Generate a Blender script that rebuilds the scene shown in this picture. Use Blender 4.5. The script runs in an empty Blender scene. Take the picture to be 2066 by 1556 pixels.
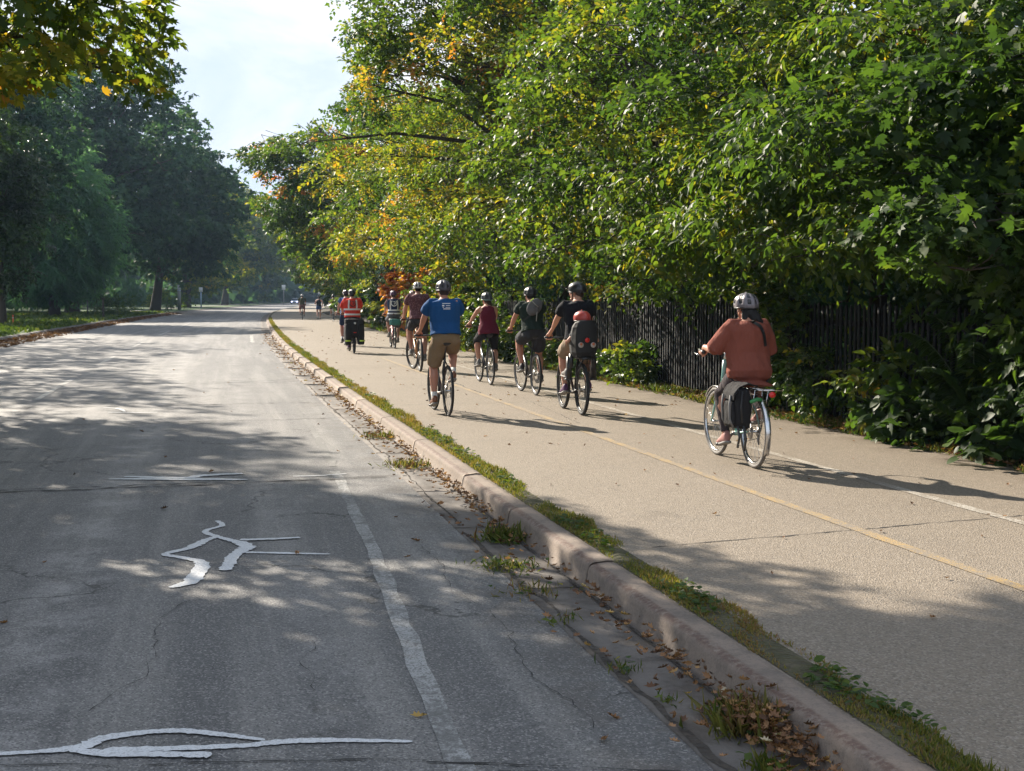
import bpy, bmesh, math, random
import numpy as np
from mathutils import Vector, Matrix, noise as mnoise
from mathutils.bvhtree import BVHTree
R=math.radians
random.seed(7); rng=np.random.default_rng(7)
sc=bpy.context.scene; COL=sc.collection
# ------------------------------------------------------------------ camera
F,W,H,HOR,CH=2600.,2066,1556,600.,1.6
PITCH=math.atan((H/2-HOR)/F)
cam=bpy.data.objects.new('camera',bpy.data.cameras.new('camera')); COL.objects.link(cam)
cam.location=(0,0,CH); cam.rotation_euler=(math.pi/2-PITCH,0,0)
cam.data.sensor_width=36; cam.data.lens=36*F/W; cam.data.clip_end=4000; cam.data.clip_start=.05
sc.camera=cam
def proj(p):
    p=np.asarray(p,float); x=p[...,0]; y=p[...,1]; z=p[...,2]-CH
    c,s=math.cos(PITCH),math.sin(PITCH); d=np.maximum(y*c-z*s,1e-3); u=y*s+z*c
    return W/2+F*x/d, H/2-F*u/d, y
# sun: ahead and to the left, 30 degrees up
SAZ,SEL=R(40),R(30)
SUN=np.array([-math.sin(SAZ)*math.cos(SEL),math.cos(SAZ)*math.cos(SEL),math.sin(SEL)])
SH=np.array([-SUN[0],-SUN[1]])/SUN[2]      # ground shift of a shadow per metre of height
# ------------------------------------------------------------------ kerb line
KY=np.array([-60,-20,4.3,9.72,14.3,21.3,43.9,75.9,104.4,130,167,250,380,430,520,700,900.])
KX=np.array([16.4,7.0,1.3,.02,-1.04,-2.68,-7.75,-14.3,-19.8,-24.3,-30,-40.5,-55,-58,-50,0,120.])
_h=np.diff(KX)/np.diff(KY); KM=np.concatenate([[_h[0]],(_h[1:]+_h[:-1])/2,[_h[-1]]])
def xc(y):
    y=np.asarray(y,float); i=np.clip(np.searchsorted(KY,y)-1,0,len(KY)-2)
    h=KY[i+1]-KY[i]; u=(y-KY[i])/h
    return (2*u**3-3*u**2+1)*KX[i]+(u**3-2*u**2+u)*h*KM[i]+(-2*u**3+3*u**2)*KX[i+1]+(u**3-u**2)*h*KM[i+1]
def dxc(y): return (xc(np.asarray(y)+.5)-xc(np.asarray(y)-.5))
def PT(y,t):
    d=dxc(y); n=np.sqrt(1+d*d); return xc(y)+t/n, np.asarray(y)-t*d/n
def tof(x,y):
    d=dxc(y); return (np.asarray(x)-xc(y))/np.sqrt(1+d*d)
def P3(y,t,z=0.):
    a,b=PT(y,t); return np.array([float(a),float(b),z])
# ------------------------------------------------------------------ object helpers
def link(o,parent=None):
    COL.objects.link(o)
    if parent is not None: o.parent=parent
    return o
def tag(o,label=None,cat=None,group=None,kind=None):
    if label: o['label']=label
    if cat: o['category']=cat
    if group: o['group']=group
    if kind: o['kind']=kind
    return o
def empty(name,loc,rz=0,label=None,cat=None,group=None):
    o=bpy.data.objects.new(name,None); link(o); o.location=loc; o.rotation_euler=(0,0,rz); o.empty_display_size=.1
    return tag(o,label,cat,group)
def rawmesh(name,V,loops,starts,totals,mats,parent=None,smooth=False,attrs=None,uv=None,mi=None):
    me=bpy.data.meshes.new(name); nv,nl,nf=len(V),len(loops),len(starts)
    me.vertices.add(nv); me.vertices.foreach_set('co',np.ascontiguousarray(V,np.float32).ravel())
    me.loops.add(nl); me.loops.foreach_set('vertex_index',np.ascontiguousarray(loops,np.int32))
    me.polygons.add(nf); me.polygons.foreach_set('loop_start',np.ascontiguousarray(starts,np.int32))
    try: me.polygons.foreach_set('loop_total',np.ascontiguousarray(totals,np.int32))
    except Exception: pass
    if smooth: me.polygons.foreach_set('use_smooth',np.ones(nf,bool))
    if mi is not None: me.polygons.foreach_set('material_index',np.ascontiguousarray(mi,np.int32))
    for k,a in (attrs or {}).items():
        at=me.attributes.new(k,'FLOAT','POINT'); at.data.foreach_set('value',np.ascontiguousarray(a,np.float32))
    if uv is not None:
        l=me.uv_layers.new(name='UVMap'); l.data.foreach_set('uv',np.ascontiguousarray(uv[np.asarray(loops)],np.float32).ravel())
    me.update(calc_edges=True); me.validate()
    for m in (mats if isinstance(mats,(list,tuple)) else [mats]): me.materials.append(m)
    return link(bpy.data.objects.new(name,me),parent)
def nrm(a):
    a=np.asarray(a,float); return a/np.maximum(np.linalg.norm(a,axis=-1,keepdims=True),1e-9)
class MB:
    def __init__(s): s.v=[]; s.f=[]; s.m=[]; s.cm=0
    def add(s,v,f):
        b=len(s.v); s.v+= [tuple(map(float,p)) for p in v]; s.f+= [tuple(i+b for i in q) for q in f]; s.m+=[s.cm]*len(f); return s
    def mat(s,i): s.cm=i; return s
    def loft(s,rings,caps=True):
        n=len(rings[0]); v=[p for r in rings for p in r]; f=[]
        for k in range(len(rings)-1):
            for i in range(n):
                j=(i+1)%n; f.append((k*n+i,k*n+j,(k+1)*n+j,(k+1)*n+i))
        if caps: f.append(tuple(range(n))[::-1]); f.append(tuple((len(rings)-1)*n+i for i in range(n)))
        return s.add(v,f)
    def ell(s,cs,us,vs,n=20,caps=True):
        a=np.linspace(0,2*math.pi,n,endpoint=False)
        return s.loft([[np.asarray(c)+math.cos(t)*np.asarray(u)+math.sin(t)*np.asarray(w) for t in a] for c,u,w in zip(cs,us,vs)],caps)
    def tube(s,pts,rad,n=8,caps=True,round_=False):
        pts=[np.asarray(p,float) for p in pts]
        rad=list(rad) if hasattr(rad,'__len__') else [rad]*len(pts)
        if round_:
            d0=nrm(pts[0]-pts[1]); d1=nrm(pts[-1]-pts[-2]); A=[];B=[]
            for k in (1.,.85,.5): A.append((pts[0]+d0*rad[0]*k,rad[0]*math.sqrt(max(1-k*k,.02)))); B.insert(0,(pts[-1]+d1*rad[-1]*k,rad[-1]*math.sqrt(max(1-k*k,.02))))
            pts=[p for p,_ in A]+pts+[p for p,_ in B]; rad=[r for _,r in A]+rad+[r for _,r in B]
        up=None; R_=[]
        for i,p in enumerate(pts):
            t=nrm(pts[min(i+1,len(pts)-1)]-pts[max(i-1,0)])
            if up is None: up=np.array([0,0,1.]) if abs(t[2])<.9 else np.array([0,1.,0])
            u=nrm(np.cross(t,up)); w=np.cross(u,t); up=w
            R_.append([p+rad[i]*(math.cos(a)*u+math.sin(a)*w) for a in np.linspace(0,2*math.pi,n,endpoint=False)])
        return s.loft(R_,caps)
    def ball(s,c,r,n=14,m=9,M=None):
        r=np.asarray(r if hasattr(r,'__len__') else (r,r,r),float); v=[];f=[]
        for i in range(m+1):
            th=math.pi*(i+.02)/(m+.04)
            for j in range(n):
                ph=2*math.pi*j/n; q=np.array([math.sin(th)*math.cos(ph),math.sin(th)*math.sin(ph),math.cos(th)])*r
                if M is not None: q=M@q
                v.append(np.asarray(c)+q)
        for i in range(m):
            for j in range(n):
                k=(j+1)%n; f.append((i*n+j,(i+1)*n+j,(i+1)*n+k,i*n+k))
        f.append(tuple(range(n))); f.append(tuple(m*n+j for j in range(n))[::-1])
        return s.add(v,f)
    def box(s,c,h,M=None,bev=0):
        c=np.asarray(c,float); h=np.asarray(h,float); sg=[(-1,-1,-1),(1,-1,-1),(1,1,-1),(-1,1,-1),(-1,-1,1),(1,-1,1),(1,1,1),(-1,1,1)]
        v=[]
        for q in sg:
            q=np.array(q)*h
            v.append(c+(M@q if M is not None else q))
        return s.add(v,[(3,2,1,0),(4,5,6,7),(0,1,5,4),(1,2,6,5),(2,3,7,6),(3,0,4,7)])
    def torus(s,c,Rr,r,axis=0,n=40,m=8,arc=(0,2*math.pi),sq=None):
        full=abs(arc[1]-arc[0]-2*math.pi)<1e-6; rings=[]; N=n if full else n+1
        for i in range(N):
            a=arc[0]+(arc[1]-arc[0])*i/n; e=np.array([0,math.cos(a),math.sin(a)]); x=np.array([1.,0,0]); ring=[]
            for j in range(m):
                b=2*math.pi*j/m; ry=r if sq is None else sq[0]; rx=r if sq is None else sq[1]
                ring.append(np.asarray(c)+e*(Rr+ry*math.cos(b))+x*rx*math.sin(b))
            rings.append(ring)
        if full: rings.append(rings[0])
        return s.loft(rings,not full)
    def build(s,name,mats,parent=None,smooth=True):
        fs=s.f; loops=np.fromiter((i for f in fs for i in f),np.int32); tot=np.array([len(f) for f in fs],np.int32)
        st=np.concatenate([[0],np.cumsum(tot)[:-1]])
        return rawmesh(name,np.array(s.v),loops,st,tot,mats,parent,smooth,mi=s.m)
def remesh(mb,name,mat,parent,voxel=.01,it=3,wr=0.,wscale=9.,fac=.5):
    """one continuous skin over all the pieces of mb"""
    o=mb.build('tmp_'+name,mat,None,True)
    m=o.modifiers.new('r','REMESH'); m.mode='VOXEL'; m.voxel_size=voxel; m.use_smooth_shade=True
    if it: q=o.modifiers.new('s','SMOOTH'); q.iterations=it; q.factor=fac
    dg=bpy.context.evaluated_depsgraph_get(); me=bpy.data.meshes.new_from_object(o.evaluated_get(dg)); me.name=name
    bpy.data.objects.remove(o,do_unlink=True)
    if wr:
        n=len(me.vertices); co=np.empty(n*3,np.float32); me.vertices.foreach_get('co',co); co=co.reshape(-1,3)
        no=np.empty(n*3,np.float32); me.vertices.foreach_get('normal',no); no=no.reshape(-1,3)
        off=random.random()*50
        d=np.array([mnoise.noise(Vector((p[0]*wscale+off,p[1]*wscale,p[2]*wscale*.55+p[0]*wscale*.4)))+.5*mnoise.noise(Vector((p[0]*wscale*2.3,p[1]*wscale*2.3+off,p[2]*wscale*1.2))) for p in co])
        co+=no*(d*wr)[:,None]; me.vertices.foreach_set('co',co.ravel())
    me.polygons.foreach_set('use_smooth',np.ones(len(me.polygons),bool))
    me.materials.clear(); me.materials.append(mat); me.update()
    return link(bpy.data.objects.new(name,me),parent)
# ------------------------------------------------------------------ material helpers
class NT:
    def __init__(s,name):
        s.m=bpy.data.materials.new(name); s.m.use_nodes=True; s.t=s.m.node_tree; s.t.nodes.clear()
        s.out=s.n('OutputMaterial')
    def n(s,typ,**kw):
        nd=s.t.nodes.new('ShaderNode'+typ)
        for k,v in kw.items():
            if k in nd.inputs: s.set(nd,k,v)
            else: setattr(nd,k,v)
        return nd
    def set(s,nd,k,v):
        i=nd.inputs[k]
        if isinstance(v,bpy.types.NodeSocket): s.t.links.new(v,i)
        else: i.default_value=(*v,1) if (hasattr(v,'__len__') and len(v)==3 and i.type=='RGBA') else v
    def math(s,op,a,b=0.,c=0.,clamp=False):
        nd=s.t.nodes.new('ShaderNodeMath'); nd.operation=op; nd.use_clamp=clamp
        for i,v in enumerate((a,b,c)): s.set(nd,i,v)
        return nd.outputs[0]
    def mix(s,f,a,b,mode='MIX'):
        nd=s.t.nodes.new('ShaderNodeMix'); nd.data_type='RGBA'; nd.blend_type=mode
        for i,v in ((0,f),(6,a),(7,b)): s.set(nd,i,v)
        return nd.outputs[2]
    def noise(s,vec,scale,detail=4,rough=.55,out=0):
        nd=s.n('TexNoise'); s.set(nd,'Scale',scale); s.set(nd,'Detail',detail); s.set(nd,'Roughness',rough)
        if vec is not None: s.set(nd,'Vector',vec)
        return nd.outputs[out]
    def vor(s,vec,scale,feature='F1',out=0,rand=1.):
        nd=s.n('TexVoronoi',feature=feature); s.set(nd,'Scale',scale); s.set(nd,'Randomness',rand)
        if vec is not None: s.set(nd,'Vector',vec)
        return nd.outputs[out]
    def ramp(s,f,stops,interp='LINEAR'):
        nd=s.n('ValToRGB'); nd.color_ramp.interpolation=interp; e=nd.color_ramp.elements
        while len(e)<len(stops): e.new(.5)
        for q,(p,c) in zip(e,stops):
            q.position=p; q.color=(*c,1) if hasattr(c,'__len__') else (c,c,c,1)
        s.set(nd,0,f); return nd.outputs[0]
    def mapr(s,f,a,b,c=0.,d=1.):
        nd=s.n('MapRange'); nd.interpolation_type='SMOOTHSTEP'
        for i,v in enumerate((f,a,b,c,d)): s.set(nd,i,v)
        return nd.outputs[0]
    def xyz(s,vec):
        nd=s.n('SeparateXYZ'); s.set(nd,0,vec); return nd.outputs
    def comb(s,x,y,z=0.):
        nd=s.n('CombineXYZ')
        for i,v in enumerate((x,y,z)): s.set(nd,i,v)
        return nd.outputs[0]
    def bump(s,h,strength=.3,dist=.01):
        nd=s.n('Bump'); s.set(nd,'Height',h); s.set(nd,'Strength',strength); s.set(nd,'Distance',dist); return nd.outputs[0]
    def bsdf(s,col,rough=.8,normal=None,**kw):
        nd=s.n('BsdfPrincipled'); s.set(nd,'Base Color',col); s.set(nd,'Roughness',rough)
        if normal is not None: s.set(nd,'Normal',normal)
        for k,v in kw.items(): s.set(nd,k,v)
        return nd.outputs[0]
    def done(s,sh): s.t.links.new(sh,s.out.inputs[0]); return s.m
    def obj(s): return s.n('TexCoord').outputs['Object']
    def uv(s): return s.n('TexCoord').outputs['UV']
def srgb(r,g,b): return tuple(((c/255/12.92) if c/255<.04045 else ((c/255+.055)/1.055)**2.4) for c in (r,g,b))
_mc={}
def paint(name,col,rough=.4,metal=0.,var=.12,coat=0.,bscale=60.,bstr=.0):
    if name in _mc: return _mc[name]
    t=NT(name); v=t.obj(); f=t.noise(v,14.,3)
    c=t.mix(t.math('MULTIPLY',f,var),col,tuple(x*.35 for x in col))
    kw={'Metallic':metal}
    if coat: kw['Coat Weight']=coat
    r=t.math('ADD',rough-.08,t.math('MULTIPLY',t.noise(v,40.,2),.16))
    _mc[name]=t.done(t.bsdf(c,r,t.bump(t.noise(v,bscale,2),bstr,.002) if bstr else None,**kw)); return _mc[name]
def cloth(name,col,col2=None,pscale=30.,rough=.9):
    if name in _mc: return _mc[name]
    t=NT(name); v=t.obj(); f=t.noise(v,5.,4,.6)
    c=t.mix(f,tuple(x*.82 for x in col),tuple(min(x*1.15,1) for x in col))
    if col2: c=t.mix(t.mapr(t.noise(v,pscale,2,.5),.5,.62),c,col2)
    mp=t.n('Mapping'); mp.inputs['Scale'].default_value=(1.5,1.,.55); mp.inputs['Rotation'].default_value=(.2,.5,.1); t.set(mp,'Vector',v)
    h=t.math('ADD',t.math('MULTIPLY',t.noise(mp.outputs[0],8.,4,.55),1.),t.math('MULTIPLY',t.noise(v,260.,1),.03))
    _mc[name]=t.done(t.bsdf(c,rough,t.bump(h,.8,.045),**{'Specular IOR Level':.2})); return _mc[name]
def skin(name,col):
    if name in _mc: return _mc[name]
    t=NT(name); v=t.obj()
    c=t.mix(t.noise(v,11.,4),tuple(x*.85 for x in col),(min(col[0]*1.12,1),col[1]*1.0,col[2]*.95))
    _mc[name]=t.done(t.bsdf(c,.55,t.bump(t.noise(v,120.,3),.15,.003),**{'Subsurface Weight':.06})); return _mc[name]
# ------------------------------------------------------------------ leaves
def leaf_mat(name,stops,trans=.47,rough=.52,tboost=1.9,spec=.30):
    t=NT(name); a=t.n('Attribute',attribute_name='hue').outputs['Fac']
    c=t.ramp(a,stops); tc=t.mix(1.,c,(tboost*1.06,tboost*1.06,tboost*.45),'MULTIPLY')
    p=t.bsdf(c,rough,None,**{'Specular IOR Level':spec}); tr=t.n('BsdfTranslucent'); t.set(tr,'Color',tc)
    m=t.n('MixShader'); t.set(m,0,trans); t.set(m,1,p); t.set(m,2,tr.outputs[0]); return t.done(m.outputs[0])
GREENS=[(0,(.016,.034,.012)),(.22,(.030,.062,.016)),(.42,(.052,.094,.016)),(.58,(.115,.15,.02)),(.74,(.27,.22,.025)),(.86,(.34,.15,.03)),(1,(.24,.06,.03))]
M_LEAF=leaf_mat('leaf_green',GREENS)
M_GLOSS=leaf_mat('leaf_glossy',GREENS,.36,.38,2.0,.4)
M_DARK=leaf_mat('leaf_dark',[(0,(.021,.053,.036)),(.5,(.046,.100,.056)),(1,(.08,.115,.035))],.34,.65,1.9,.2)
M_HEML=leaf_mat('hemlock_needles',[(0,(.030,.082,.054)),(.5,(.066,.155,.085)),(1,(.11,.18,.06))],.42,.6,2.0,.25)
M_LITTER=leaf_mat('leaf_litter',[(0,(.05,.028,.018)),(.3,(.12,.06,.03)),(.55,(.23,.115,.05)),(.75,(.36,.20,.10)),(.9,(.42,.27,.07)),(1,(.5,.42,.3))],.2,.6,1.3)
M_GRASS=leaf_mat('grass_blade',[(0,(.03,.055,.012)),(.35,(.07,.11,.02)),(.65,(.16,.16,.035)),(.85,(.24,.19,.07)),(1,(.22,.13,.06))],.35,.5,1.5)
T_RHOMB=(np.array([(0,0,0),(.5,.42,.10),(0,1,-.06),(-.5,.42,.10)]),[(0,1,2),(0,2,3)])
T_OVATE=(np.array([(0,0,0),(.36,.2,.05),(.5,.45,.07),(.28,.75,.0),(0,1,-.12),(-.28,.75,.0),(-.5,.45,.07),(-.36,.2,.05),(0,.45,0)]),[(0,1,2,8),(8,2,3,4),(0,8,6,7),(8,4,5,6)])
T_LOBED=(np.array([(0,0,0),(.30,.08,.03),(.55,.38,.02),(.26,.42,.04),(.40,.78,-.06),(.12,.66,.0),(0,1.0,-.12),(-.12,.66,.0),(-.40,.78,-.06),(-.26,.42,.04),(-.55,.38,.02),(-.30,.08,.03)]),
   [(0,1,2,3),(0,3,4,5),(0,5,6,7),(0,7,8,9),(0,9,10,11)])
T_CURL=(np.array([(0,-.25,.1),(0,0,0),(.30,.10,.12),(.22,.24,.05),(.52,.36,.24),(.30,.48,.10),(.46,.68,.26),(.18,.72,.10),(0,1.,.22),(-.16,.70,.12),(-.42,.66,.20),(-.30,.46,.08),(-.54,.34,.26),(-.22,.22,.06),(-.30,.08,.14),(0,.35,-.03),(0,.66,.0)]),
 [(0,1,2),(1,2,3,15),(15,3,4,5),(15,5,6,16),(16,6,7),(16,7,8,9),(16,9,10),(16,10,11,15),(15,11,12,13),(15,13,14,1),(0,14,1)])
T_ROUND=(np.array([(0,.12,0),(.20,-.02,.03),(.42,.12,.06),(.52,.38,.05),(.44,.66,.01),(.24,.88,-.05),(0,1,-.12),(-.24,.88,-.05),(-.44,.66,.01),(-.52,.38,.05),(-.42,.12,.06),(-.20,-.02,.03),(0,.42,-.02),(0,.72,-.04)]),
 [(0,1,2,12),(12,2,3,13),(13,3,4),(13,4,5,6),(0,12,10,11),(12,13,9,10),(13,8,9),(13,6,7,8)])
def leaves(name,pos,d,nr,L,Wd,hue,tmpl,mat,parent=None):
    tv,tf=tmpl; N=len(pos); k=len(tv)
    d=nrm(d); side=nrm(np.cross(d,nr)); nr=np.cross(side,d)
    L=np.broadcast_to(L,(N,)); Wd=np.broadcast_to(Wd,(N,))
    V=(pos[:,None,:]+tv[None,:,0,None]*(side*Wd[:,None])[:,None,:]+tv[None,:,1,None]*(d*L[:,None])[:,None,:]+tv[None,:,2,None]*(nr*L[:,None])[:,None,:]).reshape(-1,3)
    fl=np.array([i for f in tf for i in f]); ft=np.array([len(f) for f in tf])
    loops=(fl[None,:]+k*np.arange(N)[:,None]).ravel(); tot=np.tile(ft,N); st=np.concatenate([[0],np.cumsum(tot)[:-1]])
    return rawmesh(name,V,loops,st,tot,mat,parent,False,{'hue':np.repeat(hue,k)})
def rdir(n,r=None):
    r=rng if r is None else r
    return nrm(r.normal(size=(n,3)))
def sprays(o,outw,nl,slen,droop=.35,spread=.5,hue=None,hj=.06,flat=.45,fan=.85):
    """leafy twigs: returns leaf pos, dir, normal, hue"""
    N=len(o); sd=nrm(outw*.75+rng.normal(size=(N,3))*spread+np.array([0,0,-droop]))
    up=np.array([0,0,1.])+rng.normal(size=(N,3))*.3
    side=nrm(np.cross(sd,up)); pn=np.cross(side,sd)
    fr=(np.arange(nl)+.6)/nl; sl=(slen*rng.uniform(.6,1.25,N))[:,None]
    p=o[:,None,:]+sd[:,None,:]*(sl*fr[None])[:,:,None]; p[:,:,2]-=(sl*.28*fr[None]**2)
    sg=np.where(np.arange(nl)%2==0,1.,-1.)[None,:,None]
    d=sd[:,None,:]*(.35+.5*fr[None,:,None])+sg*side[:,None,:]*fan+rng.normal(size=(N,nl,3))*.28; d[:,:,2]-=droop*.9
    nn=pn[:,None,:]+rng.normal(size=(N,nl,3))*flat
    h=np.repeat((np.zeros(N) if hue is None else hue)[:,None],nl,1)+rng.normal(size=(N,nl))*hj
    return p.reshape(-1,3),nrm(d.reshape(-1,3)),nrm(nn.reshape(-1,3)),np.clip(h.ravel(),0,1)
SUNSTR,SKYSTR,CLOUD,HAZE,EXPO=4.7,.105,4.3,.0003,1.46
# ------------------------------------------------------------------ ground, road, path, kerb
def ysamp(y0,y1):
    out=[y0]
    while out[-1]<y1:
        y=out[-1]; out.append(y+(.5 if y<30 else 1.5 if y<120 else 5))
    return np.array(out)
def strip(name,prof,y0,y1,mat,kind='structure',wob=0.,ys=None,parent=None,smooth=True):
    """prof: list of (t,z) cross-section carried along the kerb line; uv = metres"""
    ys=ysamp(y0,y1) if ys is None else ys; k=len(prof); V=[];U=[]
    for y in ys:
        for t,z in prof:
            a,b=PT(y,t); w=0
            if wob: w=wob*(mnoise.noise(Vector((a*.25,b*.25,3)))+.4*mnoise.noise(Vector((a*1.1,b*1.1,9))))
            V.append((float(a),float(b),z+w)); U.append((y*1.024,t))
    n=len(ys); f=[(i*k+j,i*k+j+1,(i+1)*k+j+1,(i+1)*k+j) for i in range(n-1) for j in range(k-1)]
    loops=np.array(f).ravel(); tot=np.full(len(f),4); st=np.arange(len(f))*4
    o=rawmesh(name,np.array(V),loops,st,tot,mat,parent,smooth,None,np.array(U))
    return tag(o,kind=kind) if kind else o
ZR=-.14
def m_asphalt():
    t=NT('asphalt'); uv=t.uv(); ob=t.obj(); x=t.xyz(uv)
    base=t.mix(t.noise(ob,.35,4),(.080,.080,.081),(.128,.124,.120))
    st=t.comb(t.math('MULTIPLY',x[0],.06),t.math('MULTIPLY',x[1],1.3))
    base=t.mix(t.mapr(t.noise(st,2.2,4,.6),.42,.68),base,(.185,.178,.168))
    # worn pale wheel tracks
    for tc,w in ((-3.1,.42),(-5.3,.5),(-8.4,.6),(-1.75,.3)):
        q=t.math('SUBTRACT',1.,t.math('DIVIDE',t.math('ABSOLUTE',t.math('SUBTRACT',x[1],tc)),w),clamp=True)
        q=t.math('MULTIPLY',t.math('MULTIPLY',q,.85 if tc==-3.1 else .4),t.mapr(t.noise(ob,1.6,6,.75),.40,.62))
        base=t.mix(q,base,(.29,.28,.27))
    # pale scrapings
    q=t.math('MULTIPLY',t.mapr(t.noise(ob,.9,6,.75),.56,.70),t.math('MULTIPLY',t.mapr(t.noise(ob,7.,3,.8),.42,.62),.5))
    base=t.mix(q,base,(.27,.265,.26))
    # aggregate
    v=t.vor(ob,120.); ag=t.vor(ob,120.,out=1); av=t.xyz(ag)
    sp=t.mapr(av[0],.70,.95); base=t.mix(t.math('MULTIPLY',sp,.5),base,(.40,.38,.36))
    sp=t.mapr(av[1],.6,.95); base=t.mix(t.math('MULTIPLY',sp,.60),base,(.03,.03,.033))
    # fine cracks
    dv=t.n('VectorMath',operation='ADD'); t.set(dv,0,ob); s2=t.n('VectorMath',operation='SCALE'); t.set(s2,0,t.noise(ob,2.2,5,.6,out=1)); s2.inputs['Scale'].default_value=.9; t.set(dv,1,s2.outputs[0])
    cr=t.vor(dv.outputs[0],.55,'DISTANCE_TO_EDGE'); cm=t.math('MULTIPLY',t.mapr(cr,.004,.012,1,0),t.mapr(t.noise(ob,.5,2),.48,.58))
    base=t.mix(t.math('MULTIPLY',cm,.8),base,(.025,.024,.023))
    # dirt toward the right gutter
    g=t.math('MULTIPLY',t.mapr(x[1],-1.1,-.45),t.mapr(t.noise(ob,2.5,5,.7),.4,.65)); base=t.mix(t.math('MULTIPLY',g,.55),base,(.075,.06,.048))
    g=t.math('MULTIPLY',t.mapr(x[1],-9.2,-10.4),t.mapr(t.noise(ob,.8,4,.7),.3,.6)); base=t.mix(t.math('MULTIPLY',g,.7),base,(.14,.085,.06))
    h=t.math('ADD',t.math('MULTIPLY',v,.9),t.math('MULTIPLY',t.noise(ob,9.,4),.5))
    h=t.math('SUBTRACT',h,t.math('MULTIPLY',cm,1.))
    return t.done(t.bsdf(base,t.math('ADD',.56,t.math('MULTIPLY',t.noise(ob,3.,3),.18)),t.bump(h,.75,.006),**{'Specular IOR Level':.4}))
def m_path():
    t=NT('path_asphalt'); ob=t.obj(); x=t.xyz(t.uv())
    base=t.mix(t.noise(ob,.5,5,.6),(.186,.152,.114),(.245,.203,.155))
    base=t.mix(t.math('MULTIPLY',t.mapr(t.noise(ob,2.2,6,.75),.52,.72),.4),base,(.155,.135,.11))
    ag=t.xyz(t.vor(ob,100.,out=1)); v=t.vor(ob,100.)
    base=t.mix(t.math('MULTIPLY',t.mapr(ag[0],.6,.95),.42),base,(.42,.37,.31))
    base=t.mix(t.math('MULTIPLY',t.mapr(ag[1],.6,.95),.48),base,(.075,.065,.055))
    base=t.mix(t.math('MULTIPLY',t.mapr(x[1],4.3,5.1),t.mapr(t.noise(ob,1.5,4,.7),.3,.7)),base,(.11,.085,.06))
    h=t.math('ADD',v,t.math('MULTIPLY',t.noise(ob,6.,4),.5))
    return t.done(t.bsdf(base,.72,t.bump(h,.8,.007),**{'Specular IOR Level':.35}))
def m_conc():
    t=NT('kerb_concrete'); ob=t.obj(); x=t.xyz(t.uv())
    base=t.mix(t.noise(ob,1.2,5,.65),(.165,.128,.102),(.265,.208,.162))
    base=t.mix(t.math('MULTIPLY',t.mapr(t.noise(ob,14.,5,.7),.5,.7),.6),base,(.12,.10,.085)); base=t.mix(t.math('MULTIPLY',t.mapr(t.noise(ob,3.2,5,.75),.5,.66),.6),base,(.10,.085,.072))
    # rust-brown scuffing along the top edge
    e=t.math('MULTIPLY',t.mapr(t.math('ABSOLUTE',t.math('ADD',x[1],.004)),.010,.036,1,0),t.mapr(t.noise(ob,22.,6,.8),.38,.56))
    base=t.mix(t.math('MULTIPLY',e,.85),base,(.095,.050,.036))
    d=t.math('MULTIPLY',t.mapr(x[1],-.05,-.12),t.mapr(t.noise(ob,3.,5,.7),.40,.62)); base=t.mix(t.math('MULTIPLY',d,.8),base,(.05,.04,.034)); base=t.mix(t.mapr(x[1],-.055,-.085,0,.85),base,t.mix(t.mapr(t.noise(ob,2.6,5,.7),.4,.62),(.125,.113,.102),(.058,.048,.040)))
    ag=t.xyz(t.vor(ob,140.,out=1)); base=t.mix(t.math('MULTIPLY',t.mapr(ag[0],.6,1.),.35),base,(.09,.075,.065))
    h=t.math('ADD',t.noise(ob,35.,5,.7),t.math('MULTIPLY',t.noise(ob,4.,3),1.6))
    return t.done(t.bsdf(base,.85,t.bump(h,.5,.01)))
def m_soil(name,c1,c2,c3,sc_=1.):
    t=NT(name); ob=t.obj()
    b=t.mix(t.noise(ob,.25*sc_,4),c1,c2); b=t.mix(t.mapr(t.noise(ob,3*sc_,6,.7),.45,.65),b,c3)
    ag=t.xyz(t.vor(ob,22.,out=1)); b=t.mix(t.math('MULTIPLY',ag[0],.45),b,tuple(c*.35 for c in c1))
    return t.done(t.bsdf(b,.95,t.bump(t.math('ADD',t.noise(ob,6.,6,.7),t.vor(ob,22.)),.9,.04)))
def m_mark(name,col,wear,ground,lo=.40,hi=.56):
    t=NT(name); ob=t.obj()
    f=t.math('ADD',t.math('MULTIPLY',t.noise(ob,26.,5,.75),.65),t.math('MULTIPLY',t.noise(ob,2.2,3,.6),.35))
    f=t.mapr(f,lo,hi)
    ag=t.xyz(t.vor(ob,120.,out=1)); f=t.math('MULTIPLY',f,t.mapr(ag[1],.98,.55,.45 if name=='white_sealant' else 0.,1.))
    c=t.mix(t.math('MULTIPLY',t.math('SUBTRACT',1.,f),1.),col,ground)
    c=t.mix(t.math('MULTIPLY',t.noise(ob,5.,4),wear),c,tuple(q*.5 for q in ground))
    return t.done(t.bsdf(c,.7,t.bump(t.vor(ob,120.),.6,.005)))
MASPH=m_asphalt(); MPATH=m_path(); MCONC=m_conc()
MSOIL=m_soil('forest_soil',(.05,.036,.024),(.085,.06,.038),(.04,.045,.018))
MLAWN=m_soil('lawn_turf',(.055,.115,.025),(.040,.085,.022),(.085,.13,.032),.6)
mb=MB(); mb.add([(-420,-60,-.45),(330,-60,-.45),(330,900,-.45),(-420,900,-.45)],[(0,1,2,3)])
tag(mb.build('ground',MLAWN,None,False),kind='structure')
strip('road',[(t,ZR) for t in (-10.75,-9,-7,-5,-3.5,-2,-1,-.2)],-40,700,MASPH)
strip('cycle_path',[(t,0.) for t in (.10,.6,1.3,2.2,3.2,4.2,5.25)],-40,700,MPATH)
strip('forest_floor',[(5.2,-.02),(5.45,.03),(5.9,.06),(6.5,.10),(9,.2),(14,.35),(25,.5),(60,.5)],-40,700,MSOIL,wob=.05)
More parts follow.
